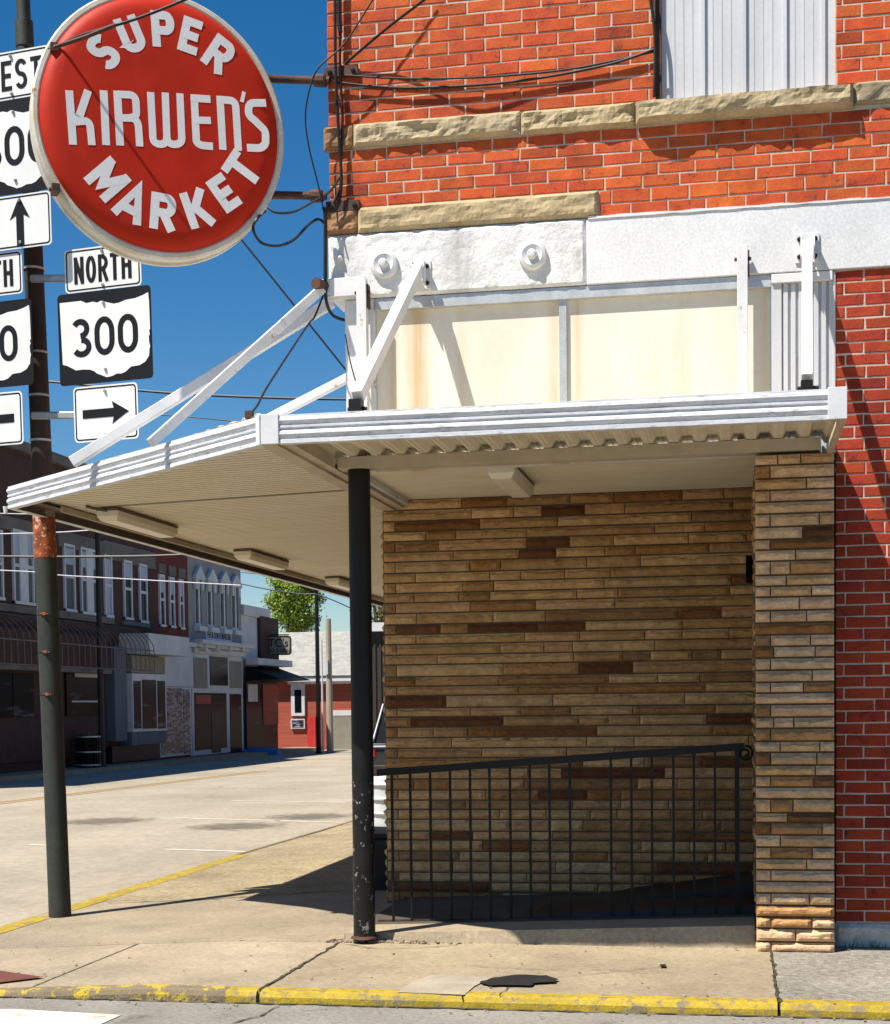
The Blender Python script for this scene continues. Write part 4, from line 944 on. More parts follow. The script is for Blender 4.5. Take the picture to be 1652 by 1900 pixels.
cable([onY(385, -30, 16), onY(445, 440, 16), onY(540, 562, 16), onY(641, 682, 16)], .009, 'thin wire slanting down behind the round sign to the building') if False else None
cable([onY(372, 350, 14), onY(443, 438, 14), onY(545, 565, 14), onY(645, 690, 14)], .010, 'slack dark wire falling right below the round sign against the sky')
cable([onY(-60, 700, 40), onY(90, 708, 40), onY(300, 728, 40), onY(500, 738, 40), onY(700, 742, 40)], .035, 'dark overhead line crossing the sky just above the canopy', group=None)
cable([onY(240, 766, 42), onY(400, 778, 42), onY(560, 800, 42)], .018, 'faint thin overhead line low in the sky above the canopy')

# ------------------------------------------------------------------ utility pole with route signs
PB = Vector((-4.86, 10.56, walk_z(-4.9, 10.5) - .04))
UPm = empty('utility_pole', PB, 'tall leaning pole with rusty band, green below and dark wood above, carrying route signs', 'pole')
def onpole(py): 
    px = 112 - (1703 - py) * .0405; return onY(px, py, 10.56)
q = [onpole(y_) for y_ in (1712, 1650, 1400, 1100, 1035)]
MB().tube(q, [.082, .080, .078, .079, .079], 24).build('lower_shaft', M['pole'], UPm, smooth=True)
MB().tube([onpole(1036), onpole(960)], .081, 24).build('rusty_band', M['rust'], UPm, smooth=True)
MB().tube([onpole(961), onpole(900)], .079, 24).build('upper_collar', M['greywood'], UPm, smooth=True)
MB().tube([onpole(901), onpole(700), onpole(430)], [.075, .072, .068], 20).build('wood_shaft', M['wood'], UPm, smooth=True)
MB().tube([onpole(431), onpole(90), onpole(88), onpole(40), onpole(38), onpole(-200)], [.062, .060, .066, .064, .050, .048], 20).build('top_shaft', M['pole'], UPm, smooth=True)
for y_ in (1140, 1210, 1288):
    p = onpole(y_); m = MB(); MB().lathe([(.081, -.004), (.083, -.004), (.083, .004), (.081, .004)], p, (0, 0, 1), (1, 0, 0), 20).build('band', M['pole'], UPm)
    m.obox(p + Vector((.012, -.088, 0)), (.013, 0, 0), (0, .008, 0), (0, 0, .010)).tube([p + Vector((-.02, -.088, .004)), p + Vector((.04, -.088, -.003))], .004, 6); m.build('band_clamp', M['rust'], UPm)
for y_ in (500, 655, 735, 818):
    p = onpole(y_); MB().lathe([(.075, -.008), (.079, -.008), (.079, .008), (.075, .008)], p, (0, 0, 1), (1, 0, 0), 20).build('steel_strap', M['zinc'], UPm)
th = R(-9); g1 = Vector((math.cos(th), math.sin(th), 0)); gN = Vector((math.sin(th), -math.cos(th), 0)); GP = Vector((-5.0, 10.40, 0))
gN = gN.normalized(); g2 = Vector((-.012, 0, 1)).normalized()
def gpt(px, py, off=0.0): return onP(px, py, GP + gN * off, gN)
for (py, xa, xb) in ((517, 58, 125), (771, 60, 145)):
    a_, b_ = gpt(xa, py, -.05), gpt(xb, py, -.05); m = MB().bar(a_, b_, .03, .035)
    m.build('sign_arm', M['zinc'], UPm)
    MB().tube([a_ + Vector((0, 0, .022)), b_ + Vector((0, 0, .022))], .006, 6).tube([a_ - Vector((0, 0, .022)), b_ - Vector((0, 0, .022))], .006, 6).build('sign_arm_edge', M['zinc'], UPm)
PXM = 10.75 / F_PX      # metres per photo pixel at the signs
def rrect(w_, h_, r_, n=5):
    p = []
    for cx, cy, a0 in ((w_/2 - r_, h_/2 - r_, 0), (-w_/2 + r_, h_/2 - r_, 90), (-w_/2 + r_, -h_/2 + r_, 180), (w_/2 - r_, -h_/2 + r_, 270)):
        p += [(cx + r_ * math.cos(R(a0 + 90 * i / n)), cy + r_ * math.sin(R(a0 + 90 * i / n))) for i in range(n + 1)]
    return p
HW = {'N': .52, 'O': .54, 'R': .52, 'T': .48, 'H': .52, 'W': .72, 'E': .46, 'S': .52, 'U': .52, '3': .60, '0': .60}
OHIO = [(272,345),(375,335),(400,347),(430,340),(452,345),(470,336),(500,345),(530,352),(555,347),(585,334),(630,326),(665,312),(690,298),(693,340),(694,480),(689,485),(692,505),(687,514),(688,545),(692,562),(688,582),(686,610),(668,640),(640,658),(600,665),(575,690),(555,699),(533,700),(510,712),(485,718),(462,708),(440,700),(428,688),(405,680),(370,680),(340,684),(300,662),(278,656)]
def screws(t, c, dz, par):
    for s_ in (-1, 1):
        p = c + g2 * dz * s_ + gN * .006; MB().lathe([(.012, 0), (.012, .008), (.005, .016), (0, .016)], p, gN, (0, 0, 1), 8).build('bolt', M['zinc'], par)
def road_sign(kind, px, py, wpx, hpx, label, word=None, off=0.0):
    c = gpt(px, py, off); w_, h_ = wpx * PXM * 1.11, hpx * PXM * .955
    s = empty('road_sign', c - Vector((0, 0, h_/2)), label, 'road sign', 'route signs on the leaning pole')
    if kind == 'route':
        MB().prism(rrect(w_, h_, .03), c, g1, g2, gN, .003).build('panel', M['rsblack'], s)
        k = h_ / 447.0; poly = [((x - 481) * k, -(y - 513 - (x - 481) * -.10) * k) for x, y in OHIO]
        mx_ = max(abs(p[0]) for p in poly); f = (w_ / 2 - .012) / mx_; poly = [(p[0] * f, p[1] * .97) for p in poly]
        MB().prism(poly, c + gN * .0032, g1, g2, gN, .002).build('state_outline', M['rswhite'], s)
        text(s, '300', c - g2 * (h_ * .205) + g1 * .0, g1, g2, gN, h_ * .42, HW, .10, .155, .0068)
    else:
        MB().prism(rrect(w_, h_, .03), c, g1, g2, gN, .003).build('panel', M['rswhite'], s)
        o = rrect(w_ - .022, h_ - .022, .025); i_ = rrect(w_ - .042, h_ - .042, .018); m = MB(); n = len(o)
        V = [c + g1 * p[0] + g2 * p[1] + gN * .0045 for p in o] + [c + g1 * p[0] + g2 * p[1] + gN * .0045 for p in i_]
        m.add(V, [(j, (j+1) % n, n + (j+1) % n, n + j) for j in range(n)]); m.build('border', M['rsblack'], s)
        m = MB()
        if kind == 'word': text(s, word, c - g2 * (h_ * .31), g1, g2, gN, h_ * .62, {q_: HW[q_] * (.80 if len(word) > 4 else .9) for q_ in HW}, .10 if len(word) > 4 else .15, .14, .006)
        else:
            a = .5; L = w_ * .36; sw = .030
            if kind == 'right': P = [(-L, -sw), (L*.35, -sw), (L*.28, -sw*2.6), (L*1.0, 0), (L*.28, sw*2.6), (L*.35, sw), (-L, sw)]
            elif kind == 'left': P = [(L, sw), (-L*.35, sw), (-L*.28, sw*2.6), (-L*1.0, 0), (-L*.28, -sw*2.6), (-L*.35, -sw), (L, -sw)]
            else: P = [(-sw, -L*.95), (sw, -L*.95), (sw, L*.25), (sw*2.7, L*.10), (0, L*.95), (-sw*2.7, L*.10), (-sw, L*.25)]
            m.prism(P, c + gN * .0032, g1, g2, gN, .003)
        if kind != 'word': m.build('arrow', M['rsblack'], s)
    screws(None, c, h_ * (.39 if kind != 'route' else .36), s)
    return s
road_sign('word', 191, 497, 147, 84, 'white NORTH sign on the arm right of the pole, partly behind the round sign', 'NORTH')
road_sign('route', 195, 624, 180, 178, 'black and white 300 route sign above the right pointing arrow')
road_sign('right', 197, 766, 124, 108, 'white sign with a black arrow pointing right', off=.002)
road_sign('word', -26, 512, 147, 84, 'white SOUTH sign cut by the left edge of the photo', 'SOUTH', .10)
road_sign('route', -22, 642, 180, 168, 'black and white 300 route sign left of the pole, above the left arrow', off=.10)
road_sign('left', -14, 779, 124, 104, 'white sign with a black arrow pointing left', off=.10)
road_sign('word', 22, 140, 150, 92, 'white WEST sign, topmost on the pole', 'WEST', .12)
road_sign('route', 28, 272, 182, 182, 'black and white 300 route sign below the WEST sign', off=.12)
road_sign('up', 38, 411, 122, 104, 'white sign with a black arrow pointing up', off=.12)

# ------------------------------------------------------------------ far side of the cross street (facades face east, plane X = BX)
BX = -17.3
def bq(px, py, X=BX): return onX(px, py, X)
def rect(px0, px1, py0, py1, X=BX):
    pm_ = (px0 + px1) / 2; return bq(px0, (py0+py1)/2, X).y, bq(px1, (py0+py1)/2, X).y, bq(pm_, py1, X).z, bq(pm_, py0, X).z
def fb(name, mat, r, out0, out1, par, mb=None, X=BX, **k):    # box on the facade between out0 and out1 in front of it
    y0, y1, z0, z1 = r; m = (mb or MB()).box(X + out0, X + out1, y0, y1, z0, z1)
    return m if mb is not None else m.build(name, mat, par, **k)
def gz_(y): return street_z(-17, y) + .1
YA0, YA1, YB1, YC1 = 27.0, bq(287, 1100).y, bq(349, 1100).y, bq(447, 1100).y
bA = empty('brick_building', (BX - 5, 36, gz_(36)), 'long dark brown brick building with blue white upper windows across the street', 'building')
bB = empty('brick_building', (BX - 5, (YA1+YB1)/2, gz_(45)), 'narrower dark red brick building with three slim windows between the brown and the grey one', 'building')
bC = empty('painted_building', (BX - 5, (YB1+YC1)/2, gz_(50)), 'grey painted two storey building with four hooded windows and a white cornice', 'building')
MB().box(BX - 9, BX, YA0, YA1, gz_(YA0) - .5, 7.9).build('wall', M['darkbrick'], bA)
MB().box(BX - 9, BX + .15, YA0, YA1, 7.9, 8.15).build('roof_cornice', M['greyst'], bA)
MB().box(BX - 9, BX, YA1 + .005, YB1, -.5, 6.75).build('wall', M['redbrick2'], bB)
MB().box(BX - 9, BX + .003, YB1 + .005, YC1, -.6, 6.65).build('wall', M['greypaint'], bC)
def window(par, px0, px1, py0, py1, shade=.35, lights=1, glass='curtain', out=.06):
    y0, y1, z0, z1 = rect(px0, px1, py0, py1); f = MB(); t = .07
    X0, X1 = BX + .0, BX + out
    f.box(X0, X1, y0, y0 + t, z0, z1).box(X0, X1, y1 - t, y1, z0, z1).box(X0, X1 - .002, y0 + t, y1 - t, z1 - t, z1).box(X0, X1 + .03, y0, y1, z0, z0 + t)
    if lights == 2: f.box(X0, X1 - .001, (y0+y1)/2 - .22, (y0+y1)/2 + .22, z0 + t, z1 - t)
    f.box(X0, X1 - .01, y0 + t, y1 - t, z0 + (z1-z0)*.52 - .04, z0 + (z1-z0)*.52 + .04)
    fo = f.build('window', M['wframe'], par)
    MB().box(X0 - .01, X0 + .02, y0 + t, y1 - t, z0 + t, z1 - t - (z1-z0)*shade).build('pane', M[glass], fo)
    MB().box(X0 - .01, X0 + .035, y0 + t, y1 - t, z1 - t - (z1-z0)*shade, z1 - t).build('shade', M['blind'], fo)
window(bA, -32, 3, 980, 1112, .4, 2); window(bA, 22, 60, 985, 1122, .32, 2); window(bA, 117, 137, 1010, 1135, .26); window(bA, 148, 180, 1018, 1141, .26, 2)
window(bA, 192, 206, 1030, 1146, .4, 1, 'blind'); window(bA, 228, 243, 1040, 1150, .25, 1, 'glass'); window(bA, 257, 271, 1047, 1156, .25, 1, 'glass')
window(bB, 294, 304, 1066, 1163, .3, 1, 'glass'); window(bB, 313, 322, 1071, 1165, .3, 1, 'glass'); window(bB, 331, 339, 1075, 1168, .3, 1, 'glass')
st_ = MB()
for (a, b_, t0, b0) in ((-60, 62, 955, 980), (106, 190, 994, 1022), (190, 286, 1014, 1046)): fb('', None, rect(a, b_, t0, b0), 0, .05, None, st_)
for (a, b_, t0, b0) in ((-60, 62, 1119, 1133), (106, 208, 1139, 1152), (226, 274, 1154, 1162)): fb('', None, rect(a, b_, t0, b0), 0, .08, None, st_)
st_.build('stone_band', M['greyst'], bA)
st_ = MB()
for a, t0 in ((293, 1046), (312, 1051), (330, 1055)): fb('stone_lintel', M['greyst'], rect(a, a + 12, t0, t0 + 18), 0, .05, bB)
# storefront of A: sign board, dark glass, doors, base
fb('signboard', M['darkbrick'], rect(-80, 186, 1170, 1238), .0, .25, bA)
fb('signboard_trim', M['greyst'], rect(-80, 186, 1237, 1245), .02, .35, bA)
fb('shop_window', M['glass'], rect(-60, 20, 1248, 1330), .0, .05, bA); fb('door', M['glass'], rect(24, 62, 1250, 1405), .0, .03, bA)
sw = fb('shop_window', M['glass'], rect(120, 186, 1250, 1328), .0, .06, bA)
fb('interior_poster', M['palewall'], rect(135, 186, 1250, 1257), .06, .07, sw); fb('reflected_strip', M['palewall'], rect(130, 186, 1300, 1303), .06, .065, sw)
fb('stall_riser', M['darkbrick'], rect(-80, 188, 1331, 1412), .0, .10, bA)
# bare awning frame of hoops
AW = empty('awning_frame', bq(90, 1240), 'bare rusty awning skeleton of arched bars over the dark storefront', 'awning')
y0 = YA0 + 3; y1 = bq(215, 1200).y; ztop = bq(100, 1150).z; zmid = bq(100, 1185, BX + 1.1).z - .1; zbot = bq(100, 1236, BX + 1.1).z
n = 34
for i in range(n + 1):
    y = y0 + (y1 - y0) * i / n; hp = [(BX + .05 + 1.1 * math.sin(R(a)), y, zmid + (ztop - zmid) * math.cos(R(a))) for a in range(0, 91, 15)] + [(BX + 1.15, y, zbot)]
    MB().tube(hp, .013, 5).build('hoop', M['greyst'], AW)
for (x_, z_) in ((BX + .08, ztop), (BX + 1.15, zmid), (BX + 1.15, zbot)): MB().tube([(x_, y0, z_), (x_, y1, z_)], .018, 5).build('rail', M['greyst'], AW)
# bay shop
fb('pilaster', M['bluepaint'], rect(196, 218, 1200, 1375), .0, .28, bA)
fb('shingled_hood', M['palewall'], rect(221, 300, 1180, 1216), .0, .9, bA)
fb('fascia_board', M['tanboard'], rect(222, 286, 1218, 1250), .0, .35, bA)
y0_, y1_, z0_, z1_ = rect(222, 286, 1251, 1357); f = MB(); f.box(BX, BX + .40, y0_, y1_, z0_, z1_); bay = f.build('bay_window', M['wframe'], bA)
for (a, b_) in ((224, 237), (240, 266), (269, 283)): fb('pane', M['glass'], rect(a, b_, 1264 if a != 240 else 1262, 1352), .40, .42, bay)
fb('bay_panelling', M['bluepaint'], rect(222, 286, 1358, 1381), .0, .38, bA); fb('bay_base', M['black'], rect(196, 286, 1382, 1412), .0, .2, bA)
# B ground floor
fb('shop_fascia', M['palewall'], rect(288, 351, 1190, 1198), .0, .30, bB); fb('white_panel', M['palewall'], rect(289, 350, 1199, 1274), .0, .12, bB)
sh = fb('storefront', M['wframe'], rect(289, 350, 1275, 1403), .0, .10, bB); fb('pane', M['litglass'], rect(293, 333, 1277, 1398), .10, .12, sh); fb('pane', M['litglass'], rect(335, 347, 1279, 1398), .10, .12, sh)
# C details
for (a, tp0) in ((361, 1076), (384, 1081), (408, 1085), (429, 1090)):
    y0_, y1_, z0_, z1_ = rect(a, a + 11, tp0, 1162 + (a - 361) * .12); ym = (y0_+y1_)/2; w2 = (y1_-y0_)/2
    f = MB().box(BX, BX + .03, y0_, y1_, z0_, z1_).build('window', M['wframe'], bC); MB().box(BX + .031, BX + .05, y0_ + .05, ym - .03, z0_ + .1, z1_).box(BX + .031, BX + .05, ym + .2, y1_ - .05, z0_ + .1, z1_).build('pane', M['glass'], f)
    hood = MB().prism([(-w2*1.7, 0), (w2*1.7, 0), (w2*1.6, .12), (0, .46), (-w2*1.6, .12)], (BX + .02, ym, z1_), (0, 1, 0), (0, 0, 1), (1, 0, 0), .12)
    hood.box(BX + .02, BX + .11, y0_ - .10, y0_ + .08, z1_ - .32, z1_ - .002).box(BX + .02, BX + .11, y1_ - .08, y1_ + .10, z1_ - .32, z1_ - .002).build('window_hood', M['palewall'], f)
    MB().box(BX, BX + .2, y0_ - .1, y1_ + .1, z0_ - .16, z0_).build('sill', M['palewall'], f)
r_ = rect(379, 426, 1171, 1190); sgn = MB().box(BX + .003, BX + .08, *r_[:2], *r_[2:]).build('shop_sign', M['wframe'], bC)
def txt(s, size, o, e1, e2, mat, par, name='lettering', fit=None):
    cu = bpy.data.curves.new(name, 'FONT'); cu.body = s; cu.size = size; cu.align_x = 'CENTER'; cu.align_y = 'CENTER'; cu.extrude = .004
    tmp_ = bpy.data.objects.new('tmp', cu); link(tmp_); dg = bpy.context.evaluated_depsgraph_get(); me = bpy.data.meshes.new_from_object(tmp_.evaluated_get(dg))
    bpy.data.objects.remove(tmp_); k = 1
    if fit:
        xs_ = [v.co.x for v in me.vertices]; k = fit / (max(xs_) - min(xs_))
    e1, e2 = Vector(e1), Vector(e2); e3 = e1.cross(e2)
    for v in me.vertices: v.co = e1 * v.co.x * k + e2 * v.co.y + e3 * v.co.z
    me.materials.clear(); me.materials.append(mat); o_ = bpy.data.objects.new(name, me); link(o_); o = Vector(o); WL[o_] = o
    o_.parent = par; o_.location = o - WL[par]; return o_
txt('FEH & SON FURNITURE', .30, (BX + .085, (r_[0]+r_[1])/2, (r_[2]+r_[3])/2), (0, 1, 0), (0, 0, 1), M['rsblack'], sgn, fit=(r_[1]-r_[0])*.92)
cm = MB(); fb('', None, rect(352, 452, 1192, 1199), 0, .45, None, cm); fb('', None, rect(354, 450, 1199, 1205), 0, .30, None, cm); fb('', None, rect(354, 450, 1206, 1216), 0, .14, None, cm)
for a in (362, 385, 408, 431): fb('', None, rect(a, a + 4, 1197, 1209), .1, .38, None, cm)
cm.build('cornice', M['palewall'], bC)
sf = MB(); fb('', None, rect(352, 447, 1216, 1398), .003, .08, None, sf); sfo = sf.build('storefront', M['palewall'], bC)
for (a, b_, t0, b0, mt) in ((355, 380, 1221, 1277, 'tanboard'), (385, 418, 1219, 1272, 'glass'), (422, 444, 1227, 1277, 'tanboard'), (357, 416, 1286, 1390, 'glass'), (423, 444, 1288, 1396, 'glass')):
    fb('pane', M[mt], rect(a, b_, t0, b0), .08, .10, sfo)
fb('glass_door', M['black'], rect(388, 404, 1322, 1396), .10, .11, sfo); fb('stall_panel', M['redwall'], rect(359, 386, 1290, 1306), .10, .105, sfo)
# D: low corner shop
YD1 = bq(500, 1300).y
bD = empty('shop_building', (BX - 5, (YC1+YD1)/2, -.2), 'low white painted corner shop with black awning beside the grey building', 'building')
MB().box(BX - 8, BX, YC1 + .01, YD1, -.7, bq(470, 1145).z).build('wall', M['palewall'], bD)
fb('dark_gable', M['darkbrick'], rect(478, 512, 1146, 1240), .01, .12, bD, X=BX)
MB().box(BX - 7, BX + .1, YC1 + .02, YD1, bq(470, 1145).z + .002, bq(470, 1141).z + .3).build('parapet', M['palewall'], bD)
fb('cornice', M['palewall'], rect(450, 515, 1224, 1236), .12, .6, bD)
ya, yb, za, zb = rect(450, 512, 1238, 1262)
MB().add([(BX + .13, ya, zb), (BX + 1.4, ya, za), (BX + .13, yb, zb), (BX + 1.4, yb, za), (BX + .13, ya, za - .05), (BX + .13, yb, za - .05)], [(0, 1, 3, 2), (0, 4, 1), (2, 3, 5), (4, 5, 3, 1)]).build('awning', M['rsblack'], bD)
sdd = fb('storefront', M['glass'], rect(450, 508, 1264, 1396), .13, .16, bD); fb('poster', M['palewall'], rect(452, 470, 1270, 1302), .165, .18, sdd)
fb('red_panel', M['redwall'], rect(480, 508, 1270, 1345), .165, .18, sdd)  # red reflection in the shop glass, laid on as a flat coloured sheet
hs = empty('hanging_sign', bq(500, 1216), 'rounded grey hanging shop sign with two rings and lettering above the black awning', 'sign')
c = onY(508, 1198, 56); c = Vector((c.x, 56, c.z)); k = 57.5 / F_PX
c = onY(508, 1198, 56.0)
MB().prism(rrect(70 * k, 36 * k, .12), c, (1, 0, 0), (0, 0, 1), (0, -1, 0), .12).build('panel', M['tanboard'], hs)
ring = MB()
for dx, dz in ((-24, 7), (-18, -5)):
    q = [(c.x + dx * k + .13 * math.cos(R(a)), 56 - .125, c.z + dz * k + .13 * math.sin(R(a))) for a in range(0, 361, 20)]; ring.tube(q, .022, 5)
ring.build('ring', M['rsblack'], hs)
ff = MB(); ff.tube([(c.x + p[0], 56 - .12, c.z + p[1]) for p in rrect(68 * k, 34 * k, .12)] + [(c.x + 34 * k, 56 - .12, c.z + 17*k - .12)], .02, 5); ff.build('frame', M['rsblack'], hs)
txt("TC's", .42, (c.x + .22, 56 - .125, c.z + .08), (1, 0, 0), (0, 0, 1), M['rsblack'], hs); txt("BAR & GRILL", .16, (c.x + .25, 56 - .125, c.z - .2), (1, 0, 0), (0, 0, 1), M['rsblack'], hs)
MB().bar((c.x - 1.2, 56, c.z + .4), (c.x + .6, 56, c.z + .4), .04, .04).build('arm', M['black'], hs)
# E: red brick building with pale roof closing the street
EY = 60.0
bE = empty('brick_building', (-8, EY + 5, -.2), 'low red brick building with broad pale shingle roof closing the end of the street', 'building')
x0_, x1_ = onY(505, 1300, EY).x, onY(1100, 1300, EY).x; ze = onY(600, 1254, EY).z; zg = -.4
MB().box(x0_, x1_, EY, EY + 12, zg, ze).build('wall', M['redwall'], bE)
zr = onY(600, 1172, EY + 6).z
MB().add([(x0_ - 2, EY - .4, ze), (x1_, EY - .4, ze), (x1_, EY + 6, zr), (x0_ - 2, EY + 6, zr), (x0_ - 2, EY + 12.4, ze), (x1_, EY + 12.4, ze)], [(0, 1, 2, 3), (3, 2, 5, 4), (0, 3, 4), (1, 5, 2), (0, 4, 5, 1)]).build('roof', M['shingle'], bE)
MB().box(x0_ - 1, x1_, EY - .35, EY - .02, ze - .22, ze - .03).build('eave_shadow_board', M['wmetal'], bE)
def ey(name, mat, a, b_, t0, b0, par, o=.05, o0=0.0):
    p, q = onY(a, t0, EY), onY(b_, b0, EY); return MB().box(p.x, q.x, EY - o, EY - o0, q.z, p.z).build(name, M[mat], par)
wi = ey('window', 'wframe', 541, 567, 1268, 1328, bE, .1); ey('pane', 'glass', 548, 561, 1280, 1322, wi, .11, .1)
w2_ = ey('window', 'wframe', 541, 567, 1334, 1352, bE, .1); ey('pane', 'litglass', 543, 565, 1336, 1350, w2_, .11, .1)
ey('door', 'reddoor', 571, 587, 1330, 1385, bE, .06); ey('white_trim', 'wmetal', 535, 900, 1262, 1265, bE, .08); ey('base_band', 'palewall', 618, 900, 1318, 1325, bE, .06); ey('lower_wall', 'tanboard', 618, 900, 1326, 1390, bE, .05)
# F: dark ribbed shed at right edge, behind the post
bF = empty('metal_shed', (-3, 44, -.1), 'dark ribbed metal shed seen between the black post and the stone wall', 'shed')
p, q = onY(684, 1172, 44), onY(760, 1395, 44)
fm = MB().box(p.x, q.x + 3, 44, 52, -.4, p.z)
for i in range(24): fm.box(p.x + i * .16, p.x + i * .16 + .05, 43.96, 43.999, -.3, p.z - .1)
fm.build('wall', M['darkmetal'], bF); MB().box(p.x - .1, q.x + 3.2, 43.8, 52.2, p.z, p.z + .25).build('roof_edge', M['wframe'], bF)
# poles, bins
def street_lamp(name, x, y, h, label, cat, mat='black', r=.06, head=True):
    z0 = gz_(y) - .1; t = empty(name, (x, y, z0), label, cat)
    MB().tube([(x, y, z0), (x, y, z0 + .5), (x, y, z0 + h)], [r * 1.3, r, r * .8], 10).build('shaft', M[mat], t, smooth=True)
    if head: MB().lathe([(.05, 0), (.10, .05), (.11, .12), (.06, .2), (0, .24)], (x, y, z0 + h), (0, 0, 1), (1, 0, 0), 10).build('cap', M[mat], t)
    return t
p = onX(190, 1410, -16.6); street_lamp('lamp_post', p.x, p.y, onX(186, 985, -16.6).z - street_z(-16.6, p.y), 'slim dark lamp post beside the litter bin across the street', 'lamp post', 'darkmetal', .085)
p = onZ(592, 1397, street_z(-10, 50)); street_lamp('lamp_post', p.x, p.y, onY(592, 1097, p.y).z + .12, 'tall black lamp post in front of the red brick building', 'lamp post', 'black', .085)
p2 = onZ(613, 1396, street_z(-10, 52)); pw = empty('utility_pole', p2, 'bare grey wooden pole right of the black lamp post', 'pole'); MB().tube([p2, (p2.x, p2.y, onY(613, 1148, p2.y).z)], [.13, .10], 10).build('shaft', M['greywood'], pw, smooth=True)
MB().obox((p2.x - .05, p2.y - .14, 3.0), (.05, 0, 0), (0, .04, 0), (0, 0, .28)).build('meter_box', M['wframe'], pw)
MB().tube([(p2.x - .24, p2.y - .1, -.2), (p2.x - .24, p2.y - .1, 4.0)], .035, 6).build('conduit', M['wframe'], pw)
lb = onX(164, 1411, -16.75); LB = empty('litter_bin', lb, 'round black slatted litter bin left of the lamp post', 'litter bin')
zb_ = gz_(lb.y)
for i in range(22):
    a = 2 * math.pi * i / 22; x_, y_ = lb.x + .30 * math.cos(a), lb.y + .30 * math.sin(a); MB().box(x_ - .02, x_ + .02, y_ - .02, y_ + .02, zb_, zb_ + .85).build('slat', M['black'], LB)
for h_ in (.06, .40, .80): MB().lathe([(.31, 0), (.335, 0), (.335, .04), (.31, .04)], (lb.x, lb.y, zb_ + h_), (0, 0, 1), (1, 0, 0), 20).build('hoop', M['zinc'], LB)
MB().lathe([(.27, 0), (.27, .8), (0, .8)], (lb.x, lb.y, zb_ + .02), (0, 0, 1), (1, 0, 0), 16).build('liner', M['black'], LB)
pb = onZ(478, 1398, -.1); MB().box(pb.x - .7, pb.x + .9, pb.y - .5, pb.y, -.15, .02).add([(pb.x - .7, pb.y - .5, .02), (pb.x + .9, pb.y - .5, .02), (pb.x + .7, pb.y, .12), (pb.x - .5, pb.y, .12)], [(0, 1, 2, 3)]).build('blue_tarp', M['blueplastic'], label='flat bright blue plastic sheet on the ground before the corner shop', cat='plastic sheet')
# small clutter beyond the post: white ribbed barrel, black planter box, parked car
def ribbed(name, x, y, r, h, label, cat, mat):
    z0 = walk_z(x, y); t = empty(name, (x, y, z0), label, cat)
    prof = [(r * .80, 0), (r * .84, h * .02)]
    for k in range(3):
        z = h * (.08 + .28 * k); prof += [(r * (.86 + .05 * k), z), (r * (.90 + .05 * k), z + h * .23), (r * (.97 + .05 * k), z + h * .25), (r * (.97 + .05 * k), z + h * .27)]
    prof += [(r * 1.02, h * .95), (r * 1.02, h), (r * .8, h * 1.02), (0, h * 1.03)]
    MB().lathe(prof, (x, y, z0), (0, 0, 1), (1, 0, 0), 28).build('tub', M[mat], t, smooth=True)
    return t
bt = onZ(712, 1534, .12); wt = ribbed('plastic_barrel', bt.x + .12, bt.y, .36, .62, 'white ribbed plastic barrel between the black post and the stone wall', 'barrel', 'whiteplastic')
MB().lathe([(.31, .0), (.34, .02), (.33, .07)], (bt.x + .12, bt.y, walk_z(bt.x, bt.y) - .01), (0, 0, 1), (1, 0, 0), 24).build('base_ring', M['black'], wt)
MB().lathe([(.0, .12), (.10, .10), (.16, .02), (.17, .0)], (bt.x + .12, bt.y, walk_z(bt.x, bt.y) + .62), (0, 0, 1), (1, 0, 0), 16).build('lid', M['wframe'], wt)
bp_ = onZ(702, 1652, .16); bxp = empty('planter_box', (bp_.x - .05, bp_.y + .2, .15), 'black planter box standing on the pavement behind the black post', 'planter')
px_, py_ = bp_.x + .02, bp_.y + .22
MB().box(px_ - .17, px_ + .17, py_ - .2, py_ + .2, .15, .56).build('box', M['black'], bxp, bevel=.01); MB().box(px_ - .19, px_ + .19, py_ - .22, py_ + .22, .561, .60).build('rim', M['black'], bxp, bevel=.005)
cp_ = onZ(700, 1478, .02); CY0 = cp_.y
CR = empty('parked_car', (KX - 1.0, CY0 + 2.2, street_z(-6, CY0)), 'dark sport utility car parked at the kerb, only its rear corner visible', 'car')
cz = street_z(-6, CY0); cxm = cp_.x + .72
def carbody():
    m = MB(); S = [(0.0, .45, .78, .85), (.06, .38, .95, .90), (.5, .32, 1.0, .93), (1.4, .30, 1.02, .94), (3.0, .30, 1.0, .93), (3.9, .34, .92, .90), (4.5, .42, .72, .80)]
    V = []; 
    for (y, zb, zt, hw) in S: V += [(cxm - hw, CY0 + y, cz + zb), (cxm + hw, CY0 + y, cz + zb), (cxm + hw, CY0 + y, cz + zt - .12), (cxm + hw * .92, CY0 + y, cz + zt), (cxm - hw * .92, CY0 + y, cz + zt), (cxm - hw, CY0 + y, cz + zt - .12)]
    n = len(S); fs = [(i*6 + j, (i+1)*6 + j, (i+1)*6 + (j+1) % 6, i*6 + (j+1) % 6) for i in range(n-1) for j in range(6)] + [tuple(range(6))[::-1], tuple((n-1)*6 + j for j in range(6))]
    m.add(V, fs); return m
carbody().build('body', M['carpaint'], CR, bevel=.02)
S = [(.12, .96, .82), (.42, 1.62, .70), (2.2, 1.68, .70), (3.2, 1.0, .80)]; m = MB(); V = []
for (y, z, hw) in S: V += [(cxm - hw, CY0 + y, cz + z), (cxm + hw, CY0 + y, cz + z)]
low = [(cxm - .82, CY0 + .12, cz + .93), (cxm + .82, CY0 + .12, cz + .93), (cxm + .82, CY0 + 3.2, cz + .93), (cxm - .82, CY0 + 3.2, cz + .93)]
